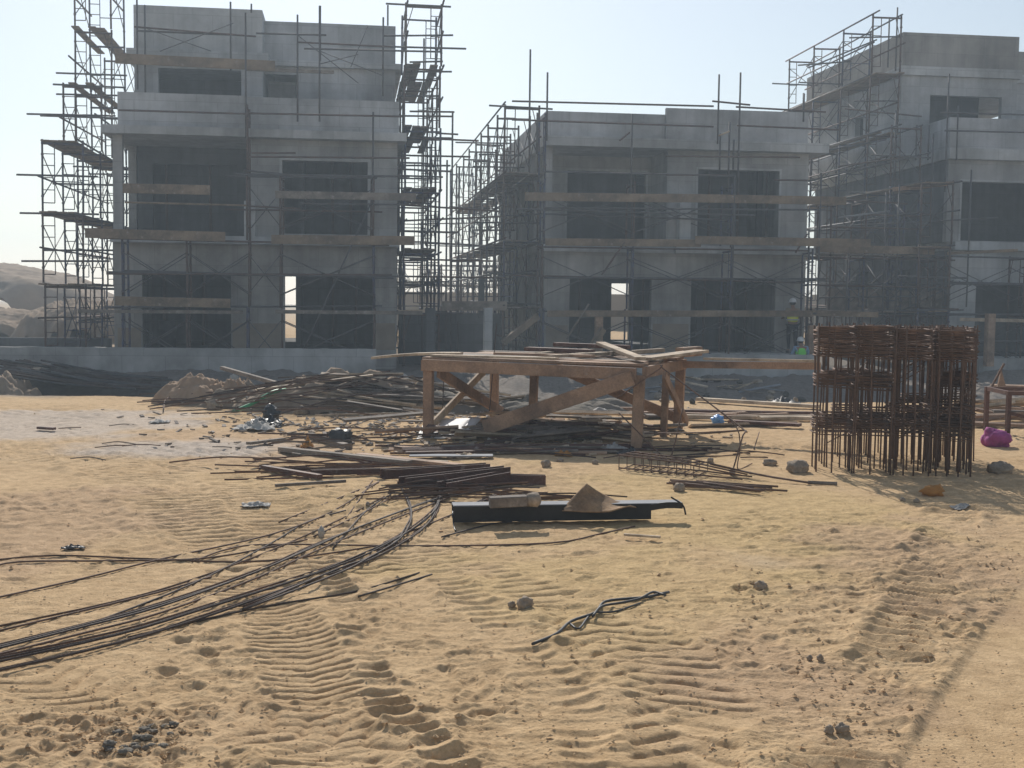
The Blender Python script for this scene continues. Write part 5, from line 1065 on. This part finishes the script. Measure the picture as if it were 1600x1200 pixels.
# ------------------------------------------------------------------ sacks, sheets, stones and litter
lumpy(1556, 697, 44, 28, 'pink', 'bright pink sack on the sand at the right of the cages', 'sack', 'sack', 3, .35, 1.8)
lumpy(1121, 661, 20, 13, 'bluep', 'crumpled bright blue plastic bag on the sand', 'plastic_bag', 'plastic bag', 5, .5, 2.5)
lumpy(937, 650, 24, 14, 'white', 'cream white bag lying behind the workbench', 'plastic_bag', 'plastic bag', 6, .3, 1.6)
lumpy(424, 656, 26, 24, 'blackp', 'black plastic bag at the front of the rubble', 'plastic_bag', 'plastic bag', 7, .45, 1.8)
lumpy(533, 696, 32, 26, 'hose', 'grey tangle of wire and cloth left of the workbench', 'tangle', 'tangle', 8, .6, 3)
lumpy(1458, 774, 34, 17, 'orange', 'ochre orange rag lying in front of the cages', 'rag', 'rag', 9, .5, 2)
for i, (x, y, ww, hh, m, lb) in enumerate([
    (1246, 738, 34, 20, 'stone', 'brown block of stone left of the foot of the cages'), (1562, 740, 40, 20, 'stone', 'flat brown stone right of the foot of the cages'), (1061, 768, 18, 14, 'stone', 'round stone in front of the bar bundle'),
    (853, 730, 15, 12, 'stone', 'dark stone in front of the workbench'), (820, 950, 25, 19, 'stone', 'grey stone lying alone in the lower middle'), (800, 948, 12, 9, 'stone', 'small grey stone left of the lone grey stone'), (1189, 921, 20, 14, 'stone', 'rounded brown stone on the right sand'),
    (1281, 1032, 10, 10, 'stone', 'right one of two clods in the lower right'), (1265, 1032, 9, 9, 'stone', 'left one of two clods in the lower right'), (500, 606, 30, 22, 'stone_l', 'pale boulder at the back of the rubble'), (630, 612, 34, 28, 'stone_l', 'pale pointed boulder by the left end of the workbench'),
    (366, 600, 14, 16, 'stone_l', 'small pale block on the low brown heap'), (335, 640, 24, 16, 'stone', 'brown stone in front of the left rubble'), (470, 648, 22, 14, 'stone', 'brown stone in front of the tangled bars'), (405, 612, 22, 16, 'stone', 'brown stone on the low brown heap, right end'),
    (1410, 783, 9, 6, 'stone', 'small stone left of the two small stones before the cages'), (1432, 785, 10, 6, 'stone', 'small stone right below the orange rag'), (1316, 1145, 22, 16, 'stone', 'brown clod beside the rut, left of a pair'), (1296, 1146, 14, 14, 'stone', 'smaller brown clod beside the rut'), (502, 838, 10, 16, 'white', 'tiny white plastic scrap by the crossing bars'), (575, 790, 8, 6, 'stone', 'pebble near the crossing bars'),
    (1203, 727, 22, 10, 'stone', 'flat stone right of the bent wires'), (930, 725, 10, 7, 'stone', 'pebble right of the dark stone in front of the bench'), (1110, 722, 10, 7, 'stone', 'pebble left of the bent wires'), (875, 722, 10, 6, 'stone', 'pebble between dark stone and bench')]):
    lumpy(x, y, ww, hh, m, lb, 'stone' if m != 'white' else 'plastic_scrap', 'stone' if m != 'white' else 'scrap', 20 + i, .42, 2.1)
def rag(px, wpx, dpx, m, label, seed, h=.05, name='plastic_sheet', cat='plastic sheet'):
    x, y = px; p, dd = anchor(x, y); s_ = dd / F_PX; W_ = wpx * s_; Dp = dpx * s_ * dd / HC
    rg = random.Random(seed); n = 16; vs = []; fs = []
    for j in range(n + 1):
        for i in range(n + 1):
            u_, v_ = i / n - .5, j / n - .5; q = Vector((u_ * 5 + seed, v_ * 5, seed)); e = 1 - max(abs(u_), abs(v_)) * 1.6
            X = p.x + u_ * W_ * (1 + .25 * mnoise.noise(q)); Yy = p.y + v_ * Dp * (1 + .4 * mnoise.noise(q + Vector((5,5,5))))
            vs.append((X, Yy, gz(X, Yy) + .012 + h * max(0, e) * (.5 + mnoise.noise(q * 1.4) + .5 * mnoise.noise(q * 3))))
    for j in range(n):
        for i in range(n): k = j * (n + 1) + i; fs.append((k, k + 1, k + n + 2, k + n + 1))
    mb = MB(); mb.add(vs, fs, True); o = mb.build(name, m); md = o.modifiers.new('thickness', 'SOLIDIFY'); md.thickness = .004; return tag(o, label, cat)
rag((398, 672), 58, 5, 'white', 'white plastic sheet in front of the black bag', 3, .14); rag((415, 666), 50, 5, 'blackp', 'black plastic sheet on top of the white one', 4, .16)
rag((250, 661), 30, 3, 'white', 'cream plastic scrap on the sand at left', 5, .06); rag((398, 792), 44, 5, 'white', 'white plastic scrap lying in the tyre marks', 6, .04); rag((960, 705), 40, 5, 'white', 'white rag under the front of the workbench', 7, .10)
rag((1045, 672), 34, 4, 'white', 'pale crumpled paper under the right end of the workbench', 8, .10); rag((985, 712), 40, 4, 'hose', 'grey rag in front of the right front leg', 9, .08); rag((1225, 632), 44, 4, 'hose', 'grey green sheet at the lip of the sand left of the cages', 10, .14)
rag((905, 668), 26, 3, 'white', 'white sheet scrap under the middle of the workbench', 11, .12); rag((790, 660), 50, 4, 'wood_g', 'crumpled grey paper behind the workbench brace', 12, .2); rag((725, 715), 50, 4, 'wood_p', 'pale paper litter in front of the left legs', 13, .06)
rag((115, 858), 34, 3, 'hose', 'small grey rag on the sand at left', 14, .03); rag((1500, 795), 24, 3, 'white', 'small white scrap below the pink sack', 15, .03); rag((480, 700), 20, 3, 'orange', 'small orange scrap on the long grey plank', 16, .1); rag((880, 712), 28, 3, 'orange', 'orange brown scrap under the workbench front', 17, .06)
rag((420, 732), 30, 3, 'white', 'pale scrap left of the thin channel', 18, .03)
# grey metal sheets at the left leg
g, dg = anchor(700, 686)
for i, (b0, b1, t1, t0, lb, m) in enumerate((((672, 684), (712, 686), (740, 653), (690, 655), 'pale grey metal sheet leaning at the left front leg', 'sheet_p'), ((706, 686), (722, 685), (752, 653), (738, 653), 'narrow grey metal sheet right of the leaning sheet', 'sheet_p'), ((648, 688), (668, 690), (668, 668), (660, 665), 'dark bent sheet at the foot of the left front leg', 'hose'))):
    P = [atD(*b0, dg - .05), atD(*b1, dg - .1), atD(*t1, dg + .62), atD(*t0, dg + .6)]
    sheet('metal_sheet', m, lb, 'metal sheet', ([P[0], P[1]], [P[3], P[2]]), .006, crump=.012, seed=i)
# black cable in the lower middle
rebar(gpts([(832, 1010), (870, 990), (892, 975), (930, 962), (945, 945), (985, 938), (1010, 936), (1045, 930)], .012), .008, 'hose', 'black cable snaking over the sand in the lower middle', None, 'cable', 'cable', 6)
rebar(gpts([(926, 970), (940, 955), (970, 948), (1000, 940), (1020, 932), (1040, 936)], .02), .007, 'hose', 'second strand of black cable knotted to the first', None, 'cable', 'cable', 6)
rebar(gpts([(890, 978), (905, 985), (925, 965), (960, 958), (1000, 945)], .008), .006, 'hose', 'third thinner strand of black cable, lowest of the knot', None, 'cable', 'cable', 6)
# greenish dried scraps lower left
for i, (x, y, ww) in enumerate(((205, 1150, 60), (255, 1142, 40), (180, 1170, 44), (230, 1168, 50))):
    for q in range(5): lumpy(x + rnd.uniform(-ww, ww) * .5, y + rnd.uniform(-8, 8), rnd.uniform(10, 24), rnd.uniform(4, 8), 'dirt_m', 'dark olive clod in the damp patch at lower left', 'clod', 'clod', 60 + i * 7 + q, .5, 2.4).__setitem__('group', 'dark clods at lower left')
# second frame table and stuff at right edge
p, dd = anchor(1574, 682); rt_ = thing('steel_trestle', p, 'low dark steel trestle cut by the right photo edge', 'trestle')
for x, y, z in ((0, 0, 0), (.9, -.15, 0), (.15, .8, 0), (1.05, .65, 0)):
    mb = MB(); mb.bar(p + Vector((x, y, -.02)), p + Vector((x, y, .52)), .05, .05, (0, 1, 0)); mb.build('leg', 'chan', rt_)
mb = MB(); mb.bar(p + Vector((-.03, 0, .545)), p + Vector((.93, -.155, .545)), .05, .05); mb.bar(p + Vector((.12, .8, .545)), p + Vector((1.08, .645, .545)), .05, .05); mb.bar(p + Vector((0, .03, .545)), p + Vector((.15, .77, .545)), .05, .05); mb.bar(p + Vector((.9, -.12, .545)), p + Vector((1.05, .62, .545)), .05, .05); mb.build('top_frame', 'chan', rt_)
mb = MB(); mb.bar(p + Vector((0, -.03, .30)), p + Vector((.9, -.18, .08)), .02, .04); mb.build('brace', 'chan', rt_)
A = atD(1545, 612, 18); B = atD(1569, 568, 18); loose(A, B, .03, .03, 'rebar', 'thin bar leaning up beside the right end of the cages', None, 'bar', 'leaning_bar')
mb = MB(); q0, q1, q2 = atD(1558, 608, 18), atD(1573, 608, 18), atD(1565, 578, 18); mb.add([q0, q1, q2, q0 + fw*.04, q1 + fw*.04, q2 + fw*.04], [(0,1,2), (5,4,3), (0,3,4,1), (1,4,5,2), (2,5,3,0)]); tag(mb.build('wood_wedge', 'wood'), 'orange brown wooden wedge standing at the right edge', 'wood piece')
stick((1548, 645), (1640, 648), .30, .04, 'wood', 'wide orange brown board on the timber pile at the right edge', .42, .42, 'board', 'board')
stick((1550, 660), (1640, 662), .12, .06, 'wood_g', 'grey beam low in the timber pile at the right edge', .15, .15, 'beam', 'beam')
# dark steel stack in the shade, far left
rg = random.Random(9)
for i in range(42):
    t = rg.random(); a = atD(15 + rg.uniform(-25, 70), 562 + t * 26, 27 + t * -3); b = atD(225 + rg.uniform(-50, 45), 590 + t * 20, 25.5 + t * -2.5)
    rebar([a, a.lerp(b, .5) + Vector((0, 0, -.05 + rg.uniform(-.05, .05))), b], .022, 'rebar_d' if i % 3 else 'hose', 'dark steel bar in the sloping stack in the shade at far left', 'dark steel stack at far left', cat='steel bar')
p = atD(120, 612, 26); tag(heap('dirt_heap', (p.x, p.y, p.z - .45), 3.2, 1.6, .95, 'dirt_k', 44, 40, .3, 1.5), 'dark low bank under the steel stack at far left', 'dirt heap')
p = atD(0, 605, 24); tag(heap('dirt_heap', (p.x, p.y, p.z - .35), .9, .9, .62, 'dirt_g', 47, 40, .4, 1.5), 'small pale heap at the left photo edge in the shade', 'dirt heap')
# posts and props in front of the houses
def post(px, y0, y1, Y, w_, m, label, cat='post', name='post'):
    a = atY(px, y1, Y); b = atY(px, y0, Y); a.z -= .35; mb = MB(); mb.bar(a, (a.x, a.y, b.z), w_, w_, (0, 1, 0), True); return tag(mb.build(name, m), label, cat)
post(672, 481, 546, 37.6, .30, 'conc_d', 'dark square concrete post in the gap between the houses', name='concrete_post'); post(762, 481, 546, 37.9, .27, 'conc_l', 'pale square concrete post left of the middle house', name='concrete_post')
post(935, 492, 540, 37.3, .24, 'wood', 'brown timber post before the left doorway of the middle house', name='timber_post'); post(1545, 490, 556, 38.2, .27, 'wood', 'brown timber post right of the rebar cages', name='timber_post'); post(1268, 508, 556, 37.6, .36, 'wood', 'wide brown timber post at the right corner of the middle house', name='timber_post')
post(752, 432, 480, 40, .2, 'conc_d', 'thin grey post behind the scaffold in the gap', name='concrete_post')
A = atD(786, 536, 37); B = atD(840, 494, 37.4); loose(A, B, .16, .2, 'wood_s', 'slanting brown prop left of the middle house', None, 'prop', 'prop')
A = atD(922, 547, 36.6); B = atD(942, 514, 36.8); loose(A, B, .16, .2, 'wood_s', 'short slanting prop before the left doorway of the middle house', None, 'prop', 'prop')
edgeplank((622, 487), (664, 486), 37.6, .10, 'thin pale plank in the gap beside the left house', 'wood_p')
edgeplank((690, 478), (792, 478), 38.3, .30, 'dark formwork board in the gap beside the middle house', 'wood_g')
mb = MB(); zt = ZY(710, 491, 52); mb.box(XY(624, 40), XY(790, 40), 40, 40.2, -1, ZY(710, 489, 40)); tag(mb.build('retaining_wall', 'conc_d'), 'low dark wall in the gap behind the concrete posts', 'retaining wall')
mb = MB(); mb.box(XY(-160, 43), XY(172, 43), 43, 43.25, -1, ZY(90, 528, 43)); tag(mb.build('retaining_wall', 'conc_d'), 'low dark wall under the stepped scaffold at far left', 'retaining wall')
# apron in front of the middle house that the standing worker stands on
zfm = ZY(1237, 551, 38.3)
mb = MB(); mb.box(XY(852, 38.5), XY(1256, 38.5), 37.75, 38.78, -.9, zfm); tag(mb.build('concrete_apron', 'plinth'), 'concrete step along the foot of the middle house', 'step')
# crates and panels stored in the left doorway
for px, wd, y, lb in ((262, .55, 500, 'dark drum standing in the left doorway of the left house'),):
    p = atY(px, 545, 39.6); mb = MB(); k = 20; prof = [(.0, 0), (.27, 0), (.28, .02), (.27, .04), (.27, .3), (.285, .32), (.27, .34), (.27, .6), (.285, .62), (.27, .64), (.27, .88), (.28, .9), (.25, .9), (.24, .86), (0, .86)]
    vs = [(p.x + r_ * math.cos(2*math.pi*j/k), p.y + r_ * math.sin(2*math.pi*j/k), p.z + z) for r_, z in prof for j in range(k)]
    mb.add(vs, [(i*k + j, i*k + (j+1) % k, (i+1)*k + (j+1) % k, (i+1)*k + j) for i in range(len(prof) - 1) for j in range(k)], True); tag(mb.build('drum', 'black'), lb, 'drum')

# ------------------------------------------------------------------ workers
def skin(name, m, J, E, parent, lv=2, rootj=None):
    """continuous body: joints J {name: (pos, radius)} joined by edges E, grown with a Skin modifier"""
    me = bpy.data.meshes.new(name); ks = list(J); ix = {k: i for i, k in enumerate(ks)}
    me.from_pydata([J[k][0] for k in ks], [(ix[a], ix[b]) for a, b in E], []); me.materials.append(M[m])
    o = bpy.data.objects.new(name, me); col.objects.link(o); o.parent = parent
    md = o.modifiers.new('skin', 'SKIN'); md.use_smooth_shade = True
    for i, k in enumerate(ks):
        r = J[k][1]; r = r if isinstance(r, tuple) else (r, r); me.skin_vertices[0].data[i].radius = r; me.skin_vertices[0].data[i].use_root = (k == (rootj or ks[0]))
    sb = o.modifiers.new('sub', 'SUBSURF'); sb.levels = lv; sb.render_levels = lv
    return o
def hand(J, E, wrist, dirv, side, tag_):
    w_ = Vector(J[wrist][0]); d = Vector(dirv).normalized(); s = Vector(side).normalized(); c = d.cross(s)
    J[tag_ + 'palm'] = (tuple(w_ + d * .06), .026); E.append((wrist, tag_ + 'palm'))
    for i, (o_, L) in enumerate(((-.030, .062), (-.010, .072), (.010, .068), (.030, .052))):
        b = w_ + d * .095 + s * o_; J[f'{tag_}f{i}a'] = (tuple(b), .009); J[f'{tag_}f{i}b'] = (tuple(b + d * L * .55 + c * .012), .0085); J[f'{tag_}f{i}c'] = (tuple(b + d * L * .85 + c * .04), .0075)
        E += [(tag_ + 'palm', f'{tag_}f{i}a'), (f'{tag_}f{i}a', f'{tag_}f{i}b'), (f'{tag_}f{i}b', f'{tag_}f{i}c')]
    b = w_ + d * .04 - s * .035; J[tag_ + 't1'] = (tuple(b), .0105); J[tag_ + 't2'] = (tuple(b + d * .045 - s * .02 + c * .02), .009); E += [(tag_ + 'palm', tag_ + 't1'), (tag_ + 't1', tag_ + 't2')]
def helmet(head, parent):
    mb = MB(); k = 20; vs = []; prof = [(.150, -.012), (.128, 0), (.122, .04), (.108, .08), (.075, .115), (.035, .13), (.0, .133)]
    for r_, z in prof:
        for j in range(k): a_ = 2*math.pi*j/k; fr_ = 1 + (.18 * max(0, math.sin(a_)) if r_ > .14 else 0); vs.append((head[0] + r_ * math.cos(a_) * .9 * fr_, head[1] + r_ * 1.08 * math.sin(a_) * fr_, head[2] + z))
    mb.add(vs, [(i*k + j, i*k + (j+1) % k, (i+1)*k + (j+1) % k, (i+1)*k + j) for i in range(len(prof) - 1) for j in range(k)], True)
    return mb.build('helmet', 'helmet', parent, local=True)
def face(parent, hd):   # eyes, nose and ears on the far side of the head
    mb = MB()
    for s_ in (-1, 1): lump(mb, (hd[0] + s_*.093, hd[1], hd[2] - .01), .014, .03, .035, 1, 1, .1)
    lump(mb, (hd[0], hd[1] + .115, hd[2] - .02), .016, .022, .03, 2, 1, .05); mb.build('face_features', 'skin', parent, local=True)
    mb = MB(); lump(mb, (hd[0], hd[1] - .02, hd[2] + .015), .098, .105, .085, 5, 3, .05); mb.build('hair', 'hair', parent, local=True)
# standing worker seen from behind, arms forward at work on the wall
base = atY(1237, 551, 38.25); base.z = zfm
W1 = thing('person', base, 'standing worker seen from behind in yellow vest and dark trousers, white helmet', 'person')
J = {'pel': ((0,0,.93), (.15,.11)), 'sp': ((0,-.01,1.12), (.14,.10)), 'ch': ((0,0,1.32), (.17,.115)), 'nb': ((0,.01,1.46), .065), 'nk': ((0,.02,1.52), .055), 'hd': ((0,.035,1.60), (.078,.09)), 'ht': ((0,.03,1.70), (.07,.08))}
E = [('pel','sp'),('sp','ch'),('ch','nb'),('nb','nk'),('nk','hd'),('hd','ht')]
for s_, t in ((-1, 'l'), (1, 'r')):
    J.update({t+'h': ((s_*.10,0,.86), .09), t+'k': ((s_*.12,.02,.48), .062), t+'a': ((s_*.12,-.02,.09), .045), t+'f': ((s_*.13,.14,.035), .04), t+'s': ((s_*.20,0,1.41), .062), t+'e': ((s_*.27,.10,1.16), .045), t+'w': ((s_*.20,.32,1.12), .031)})
    E += [('pel',t+'h'),(t+'h',t+'k'),(t+'k',t+'a'),(t+'a',t+'f'),('ch',t+'s'),(t+'s',t+'e'),(t+'e',t+'w')]
    hand(J, E, t+'w', (0,1,.1), (1,0,0), t)
skin('body', 'skin', J, E, W1)
def pick(keys, gr, J=J): return {k: (J[k][0], tuple(x * gr for x in J[k][1]) if isinstance(J[k][1], tuple) else J[k][1] * gr) for k in keys}
trs = skin('trousers', 'trous', pick(('pel','lh','lk','la','rh','rk','ra'), 1.14), [('pel','lh'),('lh','lk'),('lk','la'),('pel','rh'),('rh','rk'),('rk','ra')], W1)
skin('shirt', 'shirt', pick(('sp','ch','nb','ls','le','lw','rs','re','rw'), 1.10), [('sp','ch'),('ch','nb'),('ch','ls'),('ls','le'),('le','lw'),('ch','rs'),('rs','re'),('re','rw')], W1)
V = {'a': ((0,0,.96), (.20,.16)), 'b': ((0,-.01,1.14), (.195,.15)), 'c': ((0,0,1.32), (.22,.16)), 'd': ((0,0,1.40), (.16,.11))}
vst = skin('vest', 'vest_y', V, [('a','b'),('b','c'),('c','d')], W1)
mb = MB(); mb.tube([(.195*math.cos(q/16*6.283), .155*math.sin(q/16*6.283), 1.08) for q in range(16)], .022, 6, True); mb.build('reflective_band', 'refl', vst, local=True)
for s_ in (-1, 1): mb = MB(); lump(mb, (s_*.125, .05, .04), .055, .14, .055, 2, 2, .05); mb.build('boot', 'black', trs, local=True)
helmet((0,.03,1.66), W1); face(W1, (0,.035,1.62))
# kneeling worker behind the plinth, only helmet and shoulders show
base = atY(1251, 556, 37.42); base.z = -.62 + .02; zt_ = ZY(1251, 530, 37.42) - base.z
W2 = thing('person', base, 'worker in bright green vest and white helmet, only head and shoulders above the low wall', 'person')
k_ = zt_ - 1.30
k_ += .06
J2 = {'pel': ((0,-.05,.55 + k_), (.15,.12)), 'sp': ((0,-.02,.72 + k_), (.14,.11)), 'ch': ((0,0,.90 + k_), (.17,.12)), 'nb': ((0,.02,1.02 + k_), .065), 'nk': ((0,.03,1.07 + k_), .055), 'hd': ((0,.05,1.15 + k_), (.078,.09)), 'ht': ((0,.045,1.23 + k_), (.07,.08))}
E2 = list(E[:6])
for s_, t in ((-1, 'l'), (1, 'r')):
    J2.update({t+'h': ((s_*.11,-.03,.50 + k_), .09), t+'k': ((s_*.15,.12,.09), .065), t+'a': ((s_*.14,-.27,.06), .045), t+'f': ((s_*.14,-.34,.12), .035), t+'s': ((s_*.20,.0,.97 + k_), .062), t+'e': ((s_*.29,.06,.72 + k_), .045), t+'w': ((s_*.2,.24,.58 + k_), .031)})
    E2 += [('pel',t+'h'),(t+'h',t+'k'),(t+'k',t+'a'),(t+'a',t+'f'),('ch',t+'s'),(t+'s',t+'e'),(t+'e',t+'w')]
    hand(J2, E2, t+'w', (0,1,-.5), (1,0,0), t)
skin('body', 'skin', J2, E2, W2)
skin('trousers', 'trous', pick(('pel','lh','lk','la','rh','rk','ra'), 1.14, J2), [('pel','lh'),('lh','lk'),('lk','la'),('pel','rh'),('rh','rk'),('rk','ra')], W2)
skin('shirt', 'shirt_b', pick(('sp','ch','nb','ls','le','lw','rs','re','rw'), 1.12, J2), [('sp','ch'),('ch','nb'),('ch','ls'),('ls','le'),('le','lw'),('ch','rs'),('rs','re'),('re','rw')], W2)
V = {'a': ((0,-.04,.58 + k_), (.185,.15)), 'b': ((0,-.02,.74 + k_), (.175,.14)), 'c': ((0,0,.88 + k_), (.215,.15)), 'd': ((0,0,.99 + k_), (.19,.12))}
skin('vest', 'vest_g', V, [('a','b'),('b','c'),('c','d')], W2)
helmet((0,.045,1.19 + k_), W2); face(W2, (0,.05,1.17 + k_))

# ------------------------------------------------------------------ dusty air
HAZE = 0.0027
if HAZE:
    mb = MB(); mb.box(-430, 430, -75, 330, -2.6, 16.5); hz = mb.build('haze', 'white'); hz.data.materials.clear(); tag(hz, kind='stuff')
    m = bpy.data.materials.new('dusty_air'); m.use_nodes = True; n = m.node_tree.nodes; n.clear(); vo = n.new('ShaderNodeVolumePrincipled'); ou = n.new('ShaderNodeOutputMaterial')
    vo.inputs['Color'].default_value = (.72, .87, 1.0, 1); vo.inputs['Density'].default_value = HAZE; vo.inputs['Anisotropy'].default_value = .35
    m.node_tree.links.new(vo.outputs[0], ou.inputs['Volume']); hz.data.materials.append(m)
